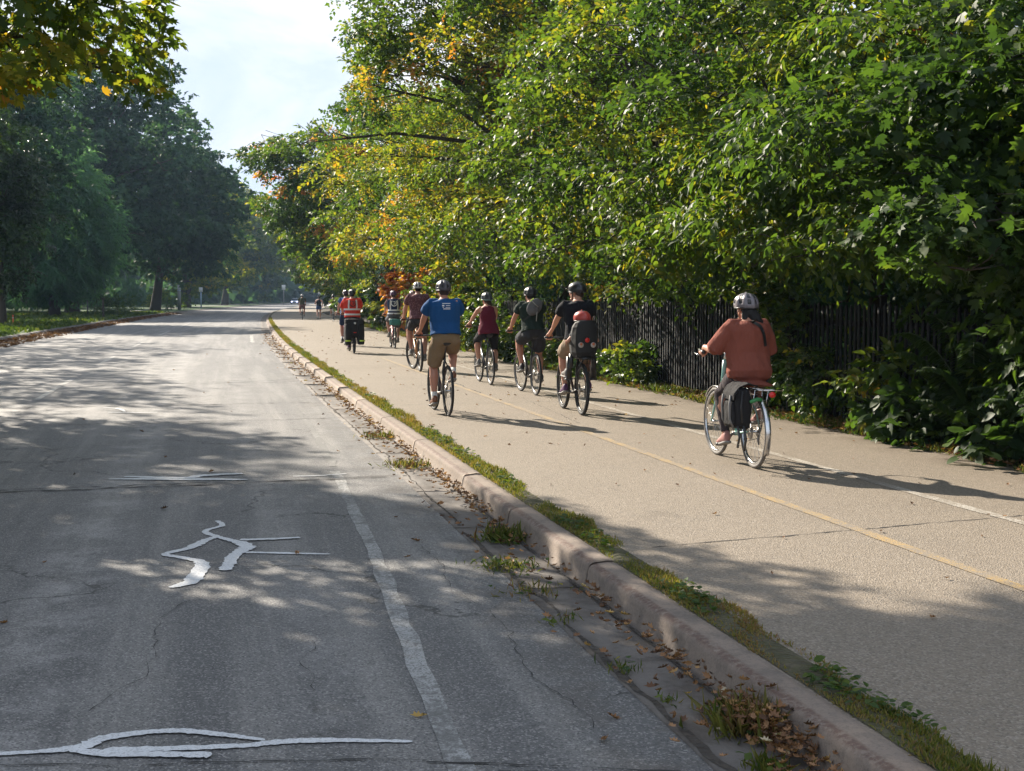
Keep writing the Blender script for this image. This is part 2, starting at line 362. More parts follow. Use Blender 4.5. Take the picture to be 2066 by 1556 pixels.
strip('lawn',[(-70,.2),(-40,.12),(-25,.06),(-16,.0),(-12.5,-.02),(-11.06,-.03)],-40,700,MLAWN,wob=.04)
strip('footpath',[(-16.6,.045),(-15.5,.04)],-40,400,paint('pale_concrete',(.20,.19,.165),.85),smooth=False)
# kerbs: cast in short lengths with open joints between them
def kerb(name,prof,joints,y1,mirror=False):
    V=[];Fs=[];U=[]
    for a,b in zip(joints[:-1],joints[1:]):
        ys=np.linspace(a+.006,b-.006,max(2,int((b-a)/(.07 if a<20 else .6))+1)); k=len(prof); base=len(V); j0=random.uniform(-.006,.006); j1=random.uniform(-.005,.005)
        for y in ys:
            for t,z in prof:
                q,w=PT(y,t+j0*(z>-.1)); V.append((float(q),float(w),z+(j1 if z>-.1 else 0)+.003*mnoise.noise(Vector((float(q)*5,float(w)*5,t*20)))+.004*min(0,mnoise.noise(Vector((float(q)*11,float(w)*11,t*60)))+.1)*(z>-.03))); U.append((y,t))
        n=len(ys)
        for i in range(n-1):
            for j in range(k-1): Fs.append((base+i*k+j,base+i*k+j+1,base+(i+1)*k+j+1,base+(i+1)*k+j)[::(1 if not mirror else -1)])
        Fs.append(tuple(base+j for j in range(k))); Fs.append(tuple(base+(n-1)*k+j for j in range(k))[::-1])
    loops=np.array([i for f in Fs for i in f]); tot=np.array([len(f) for f in Fs]); st=np.concatenate([[0],np.cumsum(tot)[:-1]])
    return tag(rawmesh(name,np.array(V),loops,st,tot,MCONC,None,False,None,np.array(U)),kind='structure')
prof=[(-.46,-.2),(-.46,ZR+.008),(-.30,ZR+.004),(-.075,ZR-.002),(-.058,ZR+.010),(-.040,-.040),(-.034,-.020),(-.024,-.008),(-.008,-.001),(.02,.003),(.08,.008),(.118,.007),(.13,-.01),(.14,-.2)]
J=[-12,-8,-4,-.5,2.2,4.2,7.68,9.72,11.55,14.4,17.2]
while J[-1]<160: J.append(J[-1]+2.9)
while J[-1]<600: J.append(J[-1]+12)
kerb('kerb',prof,J,600)
kerb('far_kerb',[(-11.05,-.2),(-11.05,-.015),(-10.9,-.005),(-10.82,-.02),(-10.78,ZR+.01),(-10.45,ZR+.006),(-10.45,-.2)],list(np.arange(10,160,3.))+list(np.arange(160,600,14.)),600)
# dark soil seen between verge and path
MVERGE=m_soil('verge_turf',(.085,.07,.035),(.06,.065,.022),(.10,.085,.05),3.)
strip('verge_soil',[(.125,.004),(.20,.012),(.27,.008),(.32,-.004)],-12,200,MVERGE)
# ------------------------------------------------------------------ painted lines, crack sealing, cracks
def smooth_line(pts,n=6):
    pts=[np.array(p,float) for p in pts]; out=[]
    for i in range(len(pts)-1):
        p0=pts[max(i-1,0)];p1=pts[i];p2=pts[i+1];p3=pts[min(i+2,len(pts)-1)]
        for k in range(n):
            u=k/n; out.append(.5*((2*p1)+(-p0+p2)*u+(2*p0-5*p1+4*p2-p3)*u*u+(-p0+3*p1-3*p2+p3)*u**3))
    out.append(pts[-1]); return np.array(out)
def ribbon(name,pts,width,z,mat,n=6,jit=.0,kind='structure',taper=False):
    p=smooth_line(pts,n) if n>1 else np.array(pts,float); m=len(p)
    w=np.broadcast_to(np.asarray(width,float),(len(pts),)); w=np.interp(np.linspace(0,len(pts)-1,m),np.arange(len(pts)),w)
    tg=np.gradient(p,axis=0); tg=nrm(tg); nn=np.stack([-tg[:,1],tg[:,0]],1)
    jl=w/2*(1+jit*rng.normal(size=m)); jr=w/2*(1+jit*rng.normal(size=m))
    if taper: jl[[0,-1]]*=.35; jr[[0,-1]]*=.35
    V=np.zeros((2*m,3)); V[0::2,:2]=p+nn*jl[:,None]; V[1::2,:2]=p-nn*jr[:,None]; V[:,2]=z
    f=np.array([(2*i,2*i+1,2*i+3,2*i+2) for i in range(m-1)])
    return tag(rawmesh(name,V,f.ravel(),np.arange(m-1)*4,np.full(m-1,4),mat),kind=kind)
MSEAL=m_mark('white_sealant',(.64,.65,.66),.25,(.30,.30,.30),.14,.34)
MEDGE=m_mark('worn_white_line',(.36,.36,.35),.3,(.13,.127,.12),.40,.56)
MFADE=m_mark('faded_white_line',(.48,.47,.44),.2,(.15,.147,.14),.42,.55)
MTHIN=m_mark('nearly_gone_line',(.34,.33,.31),.3,(.13,.127,.12),.50,.66)
MYEL=m_mark('worn_yellow_line',(.42,.275,.095),.2,(.225,.19,.15),.42,.62)
MWHT=m_mark('worn_path_line',(.52,.49,.43),.2,(.225,.19,.15),.45,.62)
MCRK=paint('dark_crack',(.028,.026,.025),.95)
zs=ZR+.004
def LN(a,b,t,step=1.): 
    ys=np.arange(a,b,step); return np.stack(PT(ys,np.interp(ys,*t) if isinstance(t,tuple) else t),1)
ribbon('edge_line',LN(4.55,13.2,([4,5,9,12.5,16.7,25,44],[-1.37,-1.37,-1.17,-1.06,-.95,-.95,-1.0]),.25),.10,zs,MEDGE,1,.16)
ribbon('edge_line',LN(13.4,21,([12.5,16.7,25],[-1.06,-.95,-.95]),.25),.085,zs,MTHIN,1,.35)
ribbon('edge_line',LN(50,60,-1.0,.4),.14,zs,MFADE,1,.35); ribbon('edge_line',LN(27,30,-.95,.3),.12,zs,MTHIN,1,.4)
for k,(a,b) in enumerate([(14.5,19),(23,29),(35,39.5),(46,52),(60,68),(78,88)]):
    ribbon('centre_line',LN(a,b,-5.15,.4),.11,zs,MFADE,1,.15)
ribbon('yellow_centre_line',LN(-3,34,2.09,.25),.095,.004,MYEL,1,.10)
ribbon('white_lane_line',LN(-3,40,3.36,.25),.10,.004,MWHT,1,.10)
SEAL=[([(-2.3, 9.94), (-2.21, 9.73), (-2.28, 9.53), (-2.23, 9.37), (-2.15, 9.28), (-2.19, 9.15), (-2.22, 8.95), (-2.25, 8.81), (-2.35, 8.63), (-2.2, 8.51), (-2.04, 8.36), (-1.98, 8.02), (-1.97, 7.76), (-2.05, 7.62)], [0.05, 0.06, 0.06, 0.07, 0.07, 0.09, 0.1, 0.09, 0.07, 0.08, 0.1, 0.13, 0.13, 0.05]), ([(-2.14, 9.26), (-2.02, 9.13), (-1.91, 9.01), (-1.84, 8.84), (-1.87, 8.65), (-1.85, 8.36), (-1.83, 8.1)], [0.06, 0.08, 0.12, 0.13, 0.12, 0.11, 0.1]), ([(-1.95, 9.13), (-1.75, 9.16), (-1.53, 9.22)], [0.07, 0.08, 0.06]), ([(-1.82, 8.69), (-1.52, 8.66), (-1.23, 8.63)], [0.06, 0.08, 0.03]), ([(-2.0, 4.79), (-1.82, 4.82), (-1.67, 4.87), (-1.61, 4.97), (-1.47, 5.04), (-1.34, 5.06), (-1.2, 5.03), (-1.08, 4.99), (-0.97, 4.95)], [0.03, 0.03, 0.055, 0.055, 0.04, 0.04, 0.035, 0.03, 0.015]), ([(-1.7, 4.84), (-1.54, 4.8), (-1.31, 4.79), (-1.14, 4.78)], [0.03, 0.05, 0.045, 0.05]), ([(-1.57, 4.84), (-1.33, 4.86), (-1.06, 4.89), (-0.92, 4.93), (-0.79, 4.95), (-0.6, 4.95), (-0.39, 4.94)], [0.05, 0.04, 0.035, 0.04, 0.045, 0.03, 0.02]), ([(-3.86, 12.23), (-3.48, 12.25), (-3.0, 12.22), (-2.52, 12.2)], [0.05, 0.16, 0.2, 0.05]), ([(-3.76, 12.4), (-3.16, 12.3), (-3.05, 12.44), (-2.88, 12.54), (-2.65, 12.61)], [0.08, 0.14, 0.16, 0.14, 0.1]), ([(-2.13, 12.44), (-1.9, 12.47), (-1.63, 12.61)], [0.05, 0.06, 0.04]), ([(-6.44, 20.26), (-6.12, 19.99), (-5.87, 19.47)], [0.05, 0.09, 0.05]), ([(-6.1, 19.39), (-5.84, 19.3), (-5.34, 19.39)], [0.04, 0.1, 0.05])]
for i,(pts,w) in enumerate(SEAL): ribbon('crack_sealant',pts,np.array(w)*(1.3 if min(p[1] for p in pts)<5.2 else .8),zs+.002+.0016*(i%3),MSEAL,10,.13,taper=True)
# cracks: irregular dark strips
def crack(a,b,w,z,amp=.05,mat=MCRK,seed=0):
    a=np.array(a,float);b=np.array(b,float); L=np.linalg.norm(b-a); n=max(6,int(L/.06)); u=np.linspace(0,1,n); d=(b-a)/L; q=np.array([-d[1],d[0]])
    off=np.array([amp*(mnoise.noise(Vector((x*L*1.1+seed,seed,0)))+.5*mnoise.noise(Vector((x*L*4.3+seed,3,seed)))+.30*mnoise.noise(Vector((x*L*13+seed,7,seed)))) for x in u])
    p=a+np.outer(u,b-a)+off[:,None]*q
    ribbon('pavement_crack',p,w*.5*np.abs(.9+.6*rng.normal(size=n)),z,mat,1)
crack(PT(12.35,-10.2),PT(12.55,-.5),.035,zs+.002,.12,seed=2)
crack(PT(12.2,-6.5),PT(12.5,-.6),.05,zs+.0023,.1,seed=12)
crack(PT(18.3,-10),PT(18.6,-.5),.045,zs+.002,.15,seed=5)
crack(PT(21.2,-10),PT(21.4,-.5),.05,zs+.002,.2,seed=6)
crack(PT(26.6,-9),PT(26.6,-.5),.05,zs+.002,.2,seed=7)
crack(PT(33,-9),PT(33.4,-.5),.06,zs+.002,.2,seed=8)
crack((-.32,4.72),(.62,4.62),.030,zs+.002,.03,seed=3); crack((-2.0,4.70),(-.32,4.72),.014,zs+.002,.05,seed=4)
crack((-.05,4.62),(.5,4.56),.022,zs+.0026,.03,seed=31)
crack((-1.85,7.3),(-1.75,5.3),.005,zs+.002,.12,seed=9); crack((-1.0,6.4),(-.85,5.6),.006,zs+.002,.1,seed=10)
crack((-.65,9),(.33,5.1),.006,zs+.002,.1,seed=14)
crack(PT(8.05,.5),PT(8.85,5.2),.022,.003,.05,seed=11)
crack(PT(20,2.6),PT(15.8,2.3),.010,.003,.06,seed=21); crack(PT(27,2.2),PT(21,2.15),.035,.0035,.05,seed=22)
crack(PT(19,.55),PT(19.2,5),.02,.003,.06,seed=23); crack(PT(30,.5),PT(30.3,5),.03,.003,.06,seed=24); crack(PT(38,.5),PT(38.3,5),.03,.003,.06,seed=25)

MDIRT=m_soil('gutter_dirt',(.055,.045,.036),(.08,.064,.05),(.04,.034,.028),4.)
def LNj(a,b,t,amp,st=.08):
    ys=np.arange(a,b,st); return np.stack(PT(ys,np.array([t+amp*(mnoise.noise(Vector((v*1.3,5,0)))+.5*mnoise.noise(Vector((v*5,9,0)))) for v in ys])),1)
q=LNj(4.0,9.6,-.42,.05); ribbon('gutter_dirt',q,np.array([.055*max(0,.35+.9*mnoise.noise(Vector((v[1]*1.1,2,4)))+.4*mnoise.noise(Vector((v[1]*6,2,4)))) for v in q])+.012,ZR+.0115,MDIRT,1,.25)
q=LNj(4.0,20,-.11,.02); ribbon('gutter_dirt',q,np.array([.04*max(0,.3+1.1*mnoise.noise(Vector((v[1]*.9,8,4)))+.4*mnoise.noise(Vector((v[1]*6,7,4)))) for v in q])+.004,ZR+.0125,MDIRT,1,.25)
q=LNj(9.8,26,-.40,.05); ribbon('gutter_dirt',q,np.array([.045*max(0,.2+1.0*mnoise.noise(Vector((v[1]*.8,3,4)))) for v in q])+.008,ZR+.0115,MDIRT,1,.25)
# ------------------------------------------------------------------ bicycles
M_TYRE=paint('tyre_rubber',(.018,.018,.019),.75,0,.3,0,90,.3); M_RIM=paint('rim_alloy',(.20,.20,.21),.4,.8); M_RIMB=paint('rim_black',(.02,.02,.022),.35,.3)
M_BLK=paint('black_parts',(.016,.016,.018),.4,0,.1,.2); M_CHR=paint('chrome',(.62,.62,.63),.22,1.); M_STL=paint('steel_chain',(.22,.21,.2),.4,.9)
M_SAD=paint('saddle_black',(.02,.02,.021),.55); M_RED=paint('red_lens',(.55,.02,.015),.25)
def xform(mb,fn): mb.v=[tuple(fn(np.array(p))) for p in mb.v]; return mb
def make_bike(label,loc,head,frame,R_=.345,wb=1.05,tw=.019,bar='flat',sad=(.20,.93),bh=1.02,bw=.29,by=None,crank=0.,steer=0.,rim=None,tyre=None,rack=False,guards=None,light=False,saddle=None,far=False,step=False,stand=False,chainguard=None,slick=True,smallfront=None):
    rim=rim or M_RIMB; tyre=tyre or M_TYRE; saddle=saddle or M_SAD
    root=empty('bicycle',(loc[0],loc[1],0),head,label,'bicycle','bicycles ridden along the path')
    Rf=smallfront or R_
    rh=np.array([0,0,R_]); fh=np.array([0,wb,Rf]); bb=np.array([0,.43,.285])
    ht=np.array([0,wb-.215,max(.90,bh-.12)]); hb=np.array([0,wb-.135,.66]); ax=nrm(ht-hb)
    if smallfront: hb=np.array([0,wb-.10,.50])
    def S(p,c=hb,ax=ax,a=steer):
        v=p-c; return c+v*math.cos(a)+np.cross(ax,v)*math.sin(a)+ax*np.dot(ax,v)*(1-math.cos(a))
    sg=12 if far else 48
    def wheel(h,R0,fn,nsp):
        w=MB(); w.tube([h+(-.045,0,0),h+(-.02,0,0),h+(.02,0,0),h+(.045,0,0)],[.02,.013,.013,.02],8)
        for i in range(nsp):
            a=2*math.pi*i/nsp; sd=.032 if i%2 else -.032; b=a+.35*(1 if (i//2)%2 else -1)
            w.tube([h+np.array([sd,.018*math.cos(b),.018*math.sin(b)]),h+np.array([0,math.cos(a),math.sin(a)])*(R0-tw*2-.008)],.0014 if not far else .003,3,False)
        o=(xform(w,fn) if fn else w).build('wheel',M_CHR,root)
        t=MB().torus(h,R0-tw,tw,n=sg,m=8 if not far else 6); (xform(t,fn) if fn else t).build('tyre',tyre,o)
        t=MB().torus(h,R0-2*tw-.008,.01,n=sg,m=6,sq=(.012,.0125)); (xform(t,fn) if fn else t).build('rim',rim,o)
        return o
    wheel(rh,R_,None,8 if far else 28); wheel(fh,Rf,S,8 if far else 28)
    sc_=np.array([0,sad[0]+ (sad[1]-.60)*0.0,0]); sdir=nrm(np.array([0,sad[0]-.01,sad[1]-.05])-bb); sl=np.linalg.norm(np.array([0,sad[0],sad[1]-.05])-bb)
    st=bb+sdir*min(.50,sl-.12); n=10 if not far else 6
    f=MB()
    if step: f.tube([hb+ax*.05,(hb+bb)/2+np.array([0,-.05,-.07]),bb+(0,.02,.02)],[.019,.019,.019],n); f.tube([hb+ax*.14,(hb+ax*.14+bb)/2+np.array([0,-.10,-.02]),bb+sdir*.2],[.016]*3,n)
    else: f.tube([hb+ax*.02,bb],[.02,.02],n); f.tube([ht-ax*.03,st],[.016,.016],n)
    f.tube([bb,st+sdir*.03],[.016,.016],n); f.tube([hb-ax*.01,ht+ax*.01],[.021,.021],n); f.tube([bb+(-.035,0,0),bb+(.035,0,0)],.023,n)
    for s in (-1,1):
        f.tube([bb+(s*.03,-.02,0),bb+(s*.055,-.14,.02),rh+(s*.06,0,0)],[.011,.010,.008],6); f.tube([st+(s*.012,0,-.02),st+(s*.05,-.10,-.14),rh+(s*.06,0,0)],[.009,.009,.007],6)
    f.build('frame',frame,root)
    k=MB()
    for s in (-1,1): k.tube([hb-ax*.015+(s*.028,0,0),hb-ax*.10+(s*.05,.0,0),fh+(s*.055,-.008,.03),fh+(s*.055,0,0)],[.014,.014,.010,.009],6)
    k.tube([hb-ax*.02+(-.04,0,0),hb-ax*.02+(.04,0,0)],.016,6); xform(k,S).build('fork',frame,root)
    # handlebar
    hc=ht+ax*(bh-ht[2])/ax[2]; b=MB(); gy=by if by is not None else (wb-.22 if bar!='swept' else wb-.42)
    b.tube([ht+ax*.0,hc-ax*.02],.013,8); cl=np.array([0,hc[1]+.06,bh]); b.tube([hc-ax*.015,cl],.016,8)
    if bar=='flat':
        L=[np.array([s*bw,gy+.04,bh+.0]) for s in (-1,1)]; b.tube([L[0]*(1,1,1),(-.06,cl[1],bh),(.06,cl[1],bh),L[1]],.011,8); gd=np.array([1.,-.1,0]); G=[L[0]+(.06,0.,0),L[1]-(.06,0,0)]
    elif bar=='swept':
        pts=[(-bw,gy-.06,bh-.02),(-bw+.0,gy+.06,bh),(-bw+.04,gy+.16,bh+.01),(-.16,cl[1]+.04,bh-.01),(0,cl[1],bh-.03)]
        b.tube(smooth3(pts+[(-x,y,z) for x,y,z in pts[::-1][1:]]),.011,8); G=[np.array([-bw,gy,bh-.01]),np.array([bw,gy,bh-.01])]; gd=np.array([0,1.,.1])
    xform(b,S); hbobj=b.build('handlebar',M_CHR if bar=='swept' else M_BLK,root)
    for i,s in enumerate((-1,1)):
        g=MB(); d=gd*np.array([s,1,1]) if bar=='flat' else gd; d=nrm(d); g.tube([G[i]-d*.062,G[i]+d*.062],.016,10); xform(g,S).build('grip',M_BLK,hbobj)
        if not far:
            lv=MB(); q=G[i]+(0,.03,-.01) if bar=='flat' else G[i]+(s*.02,.09,-.02); lv.tube([q-np.array([s*.06,0,0]) if bar=='flat' else q+(0,.06,0),q+(0,.02,-.005),q+np.array([s*.05,.01,-.01]) if bar=='flat' else q+(s*.02,-.10,-.01)],[.008,.006,.005],6); xform(lv,S).build('brake_lever',M_CHR if bar=='swept' else M_BLK,hbobj)
    # saddle
    s=MB(); sy,sz=sad; a=np.linspace(0,2*math.pi,18,endpoint=False)
    prof=[(-.135,.03,.018),(-.125,.062,.03),(-.08,.078,.034),(-.02,.062,.032),(.05,.034,.028),(.11,.024,.022),(.135,.012,.012)]
    s.loft([[np.array([w*math.cos(t),sy+y+.02,sz-.02+hh*math.sin(t)+(.012 if y<-.1 else 0)]) for t in a] for y,w,hh in prof]); s.build('saddle',saddle,root)
    MB().tube([st,np.array([0,sy,sz-.045])],.0135,10).build('seatpost',M_BLK if bar=='flat' else M_CHR,root)
    c=MB(); c.tube([bb+(.045,0,0),bb+(.05,0,0)],.085,20); c.tube([bb+(-.06,0,0),bb+(.06,0,0)],.018,8)
    ped=[]
    for sd,an in ((-1,crank),(1,crank+math.pi)):
        e=bb+np.array([sd*.075,.17*math.cos(an),.17*math.sin(an)]); c.tube([bb+(sd*.06,0,0),e],[.014,.010],6); ped.append(e+np.array([sd*.06,0,0]))
    co=c.build('crank',M_STL,root)
    for e in ped: MB().box(e,(.045,.038,.010)).build('pedal',M_BLK,co)
    if not far:
        h=MB(); h.torus(bb+(.047,0,0),.086,.005,n=16,arc=(-math.pi/2,math.pi/2),m=4); h.tube([bb+(.047,0,.086),rh+(.047,0,.04)],.004,4); h.tube([bb+(.047,0,-.086),rh+(.047,.03,-.07)],.004,4); h.tube([rh+(.05,.0,-.02),rh+(.05,.03,-.08),rh+(.055,.02,-.13)],[.012,.014,.008],6)
        for i in range(5): h.tube([rh+(.03+.005*i,0,0),rh+(.032+.005*i,0,0)],.05-.006*i,14)
        h.build('drivetrain',M_STL,root)
        for s_ in (-1,1): 
            d=MB(); d.tube([rh+(-.04,0,0),rh+(-.0385,0,0)],.075,20)
        d.build('brake_disc',M_STL,root)
    if rack:
        r=MB(); z=R_*2+.06
        for s_ in (-1,1):
            r.tube([(s_*.06,.16,z+.005),(s_*.06,-.24,z),(s_*.03,-.27,z)],.006,6); r.tube([(s_*.065,-.02,z),(s_*.065,0,R_)],.005,6); r.tube([(s_*.065,-.18,z),(s_*.065,0,R_)],.005,6)
        for y in (-.24,-.12,0,.1): r.tube([(-.065,y,z),(.065,y,z)],.006,6)
        if rack=='wide': r.tube([(-.02,-.27,z),(.17,-.26,z)],.008,6)
        r.build('luggage_rack',M_CHR if bar=='swept' else M_BLK,root)
    if guards:
        for h,R0,arc,fn in ((rh,R_,(R(30),R(212)),None),(fh,Rf,(R(40),R(190)),S)):
            g=MB().torus(h,R0+.014,.02,n=28,m=8,arc=arc,sq=(.006,.026)); (xform(g,fn) if fn else g).build('mudguard',guards,root)
    if light: MB().ball((.06,-.285,R_*2+.02),(.034,.018,.028)).build('rear_light',M_RED,root)
    if stand: MB().tube([bb+(-.04,-.03,-.02),bb+(-.07,-.14,-.02),bb+(-.09,-.36,-.01)],[.01,.009,.008],6).build('kickstand',M_STL,root)
    grips=[S(G[0]),S(G[1])]
    return root,dict(ped=ped,grip=grips,sad=np.array([0,sy,sz]),crank=crank,gd=[S(hb+nrm(gd*np.array([s,1,1]) if bar=='flat' else gd))-hb for s in (-1,1)])
def smooth3(pts,n=6):
    pts=[np.array(p,float) for p in pts]; out=[]
    for i in range(len(pts)-1):
        p0=pts[max(i-1,0)];p1=pts[i];p2=pts[i+1];p3=pts[min(i+2,len(pts)-1)]
        for k in range(n):
            u=k/n; out.append(.5*((2*p1)+(-p0+p2)*u+(2*p0-5*p1+4*p2-p3)*u*u+(-p0+3*p1-3*p2+p3)*u**3))
    return out+[pts[-1]]
# ------------------------------------------------------------------ riders
def ik(a,c,l1,l2,pole):
    a=np.asarray(a,float);c=np.asarray(c,float); d=c-a; L=np.linalg.norm(d); u=d/L
    if L>(l1+l2)*.995: L=(l1+l2)*.995; c=a+u*L
    x=(l1*l1-l2*l2+L*L)/(2*L); h=math.sqrt(max(l1*l1-x*x,0)); p=pole-u*np.dot(pole,u); p=nrm(p)
    return a+u*x+p*h, c
def rot(yaw,pitch,roll=0.):
    return np.array(Matrix.Rotation(yaw,3,'Z')@Matrix.Rotation(pitch,3,'X')@Matrix.Rotation(roll,3,'Y'))
def lerp(a,b,u): return np.asarray(a)*(1-u)+np.asarray(b)*u
def hand(mb,wr,g,gd,s,fr=1.):
    """palm, four fingers curled round the grip and a thumb from the side of the palm"""
    gd=nrm(gd); d=nrm(np.asarray(g)-np.asarray(wr)); up=nrm(np.cross(gd,d)); 
    if up[2]<0: up=-up
    d=nrm(np.cross(up,gd)); 
    if np.dot(d,np.asarray(g)-np.asarray(wr))<0: d=-d
    pc=np.asarray(g)-d*.028+up*.024
    mb.tube([np.asarray(wr),lerp(wr,pc,.5),pc],[.026*fr,.027*fr,.030*fr],10,True,True)
    Mx=np.stack([gd,d,up],1); mb.ball(pc,(.043*fr,.045*fr,.018*fr),12,8,Mx)
    for i,(o,l) in enumerate(((-.032,.85),(-.011,1.),(.011,.98),(.032,.8))):
        b=np.asarray(g)+gd*o; q=[b-d*.006+up*.028,b+d*.022*l+up*.022,b+d*.033*l-up*.002,b+d*.020*l-up*.024*l,b-d*.004-up*.024*l]
        mb.tube(q,[.0105*fr,.010*fr,.0095*fr,.009*fr,.008*fr],7,True,True)
    inn=gd*(-1 if np.dot(gd,np.array([s,0,0]))>0 else 1)
    if abs(np.dot(gd,np.array([1.,0,0])))<.5: inn=np.array([-s*1.,0,0]); tb=[pc+inn*.03-d*.02,pc+inn*.045+d*.012,np.asarray(g)+inn*.03+d*.035-up*.005,np.asarray(g)+inn*.012+d*.05-up*.01]
    else: tb=[pc+inn*.036-d*.015,pc+inn*.052+d*.01-up*.01,np.asarray(g)+inn*.05+d*.016-up*.02,np.asarray(g)+inn*.034+d*.02-up*.030]
    mb.tube(tb,[.013*fr,.012*fr,.011*fr,.009*fr],7,True,True)
def person(label,loc,head,J,c,group='people riding bicycles on the path'):
    """J: joints in local coordinates; c: look. Body is one mesh, clothing and hair are its children"""
    root=empty('person',(loc[0],loc[1],loc[2] if len(loc)>2 else 0),head,label,'person',group)
    vx=c.get('voxel',.008); g=c.get('build',1.); far=c.get('far',False); sk=c['skin']
    pel,sh,hd=map(np.asarray,(J['pelvis'],J['neck'],J['head'])); sp=sh-pel; X=np.array([1.,0,0]); sw=J['sw']; n_=nrm(np.cross(X,nrm(sp)));  n_=n_ if n_[1]>0 else -n_
    HM=rot(J.get('yaw',0),J.get('pitch',0)); hp=lambda x,y,z: hd+HM@np.array([x,y,z])
    def ring(u,w,d,f=0.): return (pel+sp*u+n_*f, X*w, n_*d)
    def torso(mb,add,rows,n=24): mb.ell(*zip(*[ring(u,w+add,d+add,f) for u,w,d,f in rows]),n=n)
    hw=J.get('hw',.165)*g; ww=J.get('ww',.140)*g; cw=J.get('cw',.165)*g
    rows=[(-.20,.09*g,.07*g,0),(-.12,hw*.9,.105*g,0),(.0,hw,.125*g,-.005),(.15,hw*.94,.115*g,0),(.35,ww,.10*g,.01),(.58,cw*.97,.115*g,.0),(.78,cw*1.06,.115*g,-.015),(.90,cw*.98,.095*g,-.02),(.98,.10,.075,-.012),(1.04,.058,.058,0)]
    b=MB(); torso(b,-.004,rows)
    b.tube([sh-sp*.08,sh+nrm(sp)*.03,hd+HM@np.array([0,-.02,-.06])],[.060,.056,.054],12,True,True)
    b.ball(hp(0,-.005,.03),(.075,.094,.095),16,12,HM); b.ball(hp(0,.035,-.045),(.055,.058,.062),14,10,HM); b.ball(hp(0,.09,-.095),(.026,.02,.018),8,6,HM)
    b.tube([hp(0,.086,.012),hp(0,.102,-.012),hp(0,.113,-.030)],[.010,.013,.015],8,True,True)
    b.ball(hp(0,.088,-.066),(.024,.012,.010),8,6,HM)
    for s in (-1,1): b.ball(hp(s*.077,-.012,-.008),(.010,.020,.032),8,7,HM); b.ball(hp(s*.032,.085,.036),(.022,.012,.008),8,6,HM)
    limbs={}
    for i,s in enumerate((-1,1)):
        S=np.asarray(J['sho'][i]); Wt=np.asarray(J['wrist'][i]); ua,fa=J['arm']
        E,Wt=ik(S,Wt,ua,fa,np.array(J.get('epole',[(-.9,-.35,-.8),(.9,-.35,-.8)])[i])); a=c.get('arm',1.)*g
        b.tube([S-(s*.02,0,.01),lerp(S,E,.3),lerp(S,E,.75),E,lerp(E,Wt,.28),lerp(E,Wt,.7),Wt],[.060*a,.052*a,.043*a,.040*a,.041*a,.032*a,.025*a],12,True,True)
        if J.get('grip') is not None: hand(b,Wt,J['grip'][i],J['gd'][i],s)
        else:
            dd=nrm(Wt-E); b.ball(Wt+dd*.05,(.038,.022,.052)); 
            for q in range(4): b.tube([Wt+dd*.08+np.array([0,.014*(q-1.5)*1.4,0]),Wt+dd*(.125+.01*(q in(1,2)))+np.array([-s*.01,.014*(q-1.5)*1.4+.01,0]),Wt+dd*.15+np.array([-s*.03,.014*(q-1.5)*1.4+.02,0])],[.010,.0095,.008],6,True,True)
            b.tube([Wt+dd*.03+(0,.03,0),Wt+dd*.07+(0,.05,0),Wt+dd*.10+(0,.055,0)],[.012,.011,.009],6,True,True)
        Hp=np.asarray(J['hip'][i]); A=np.asarray(J['ankle'][i]); th,shn=J['leg']
        Kn,A=ik(Hp,A,th,shn,np.array(J.get('kpole',[(-.18,1,.35),(.18,1,.35)])[i])); lg=c.get('legw',1.)*g
        cal=nrm(Kn+ (A-Kn)*.3-Kn); back=np.array([0,-1.,0]); back=nrm(back-cal*np.dot(back,cal))
        b.tube([Hp,lerp(Hp,Kn,.3),lerp(Hp,Kn,.72),Kn,lerp(Kn,A,.12)+back*.012,lerp(Kn,A,.32)+back*.02,lerp(Kn,A,.6)+back*.008,lerp(Kn,A,.85),A],[.095*lg,.088*lg,.064*lg,.055*lg,.054*lg,.059*lg,.046*lg,.034*lg,.034*lg],14,True,True)
        toe=np.asarray(J['toe'][i]); b.tube([A-(0,0,.03),lerp(A,toe,.5)-(0,0,.02),toe],[.035,.036,.026],8,True,True)
        limbs[s]=dict(S=S,E=E,W=Wt,H=Hp,K=Kn,A=A,T=toe)
    remesh(b,'body',sk,root,vx,3 if vx<.009 else 2)
    body=root.children[0]
    if not far:
        for s in (-1,1): MB().ball(hp(s*.032,.088,.018),.011,8,6).build('eye',paint('eye_dark',(.03,.022,.018),.2),root)
    kids={}
    # ---- shirt
    sd=c['shirt']; b=MB(); add=sd.get('add',.014); hem=sd.get('hem',-.02); fl=sd.get('flare',.01)
    rw=[r for r in rows if r[0]>hem+.05 and r[0]<=.92]; u0=hem
    base=lambda u,k: np.interp(u,[r[0] for r in rows],[r[k] for r in rows])
    tw=sd.get('hemw',0)
    top=[(.985,.088,.072,-.010)] if not sd.get('tank') else [(.97,.075,.066,-.012)]
    if sd.get('tank'): rw=[r if r[0]<.7 else (r[0],r[1]*.80,r[2],r[3]) for r in rw]
    torso(b,add,[(u0,max(base(u0,1),base(.0,1)*.98)+fl+tw,max(base(u0,2),base(.0,2))+fl+.012,-.01)]+[(u0+.03,max(base(u0,1),hw*.95)+fl*.8+tw,max(base(u0+.03,2),base(.0,2))+fl+.008,-.008)]+[(r[0],r[1]+fl*max(0,.6-r[0])*1.2+tw*max(0,.7-r[0])+sd.get('box',0)*(1 if .2<r[0]<.7 else .3),r[2]+fl*max(0,.6-r[0]),r[3]) for r in rw]+top,28)
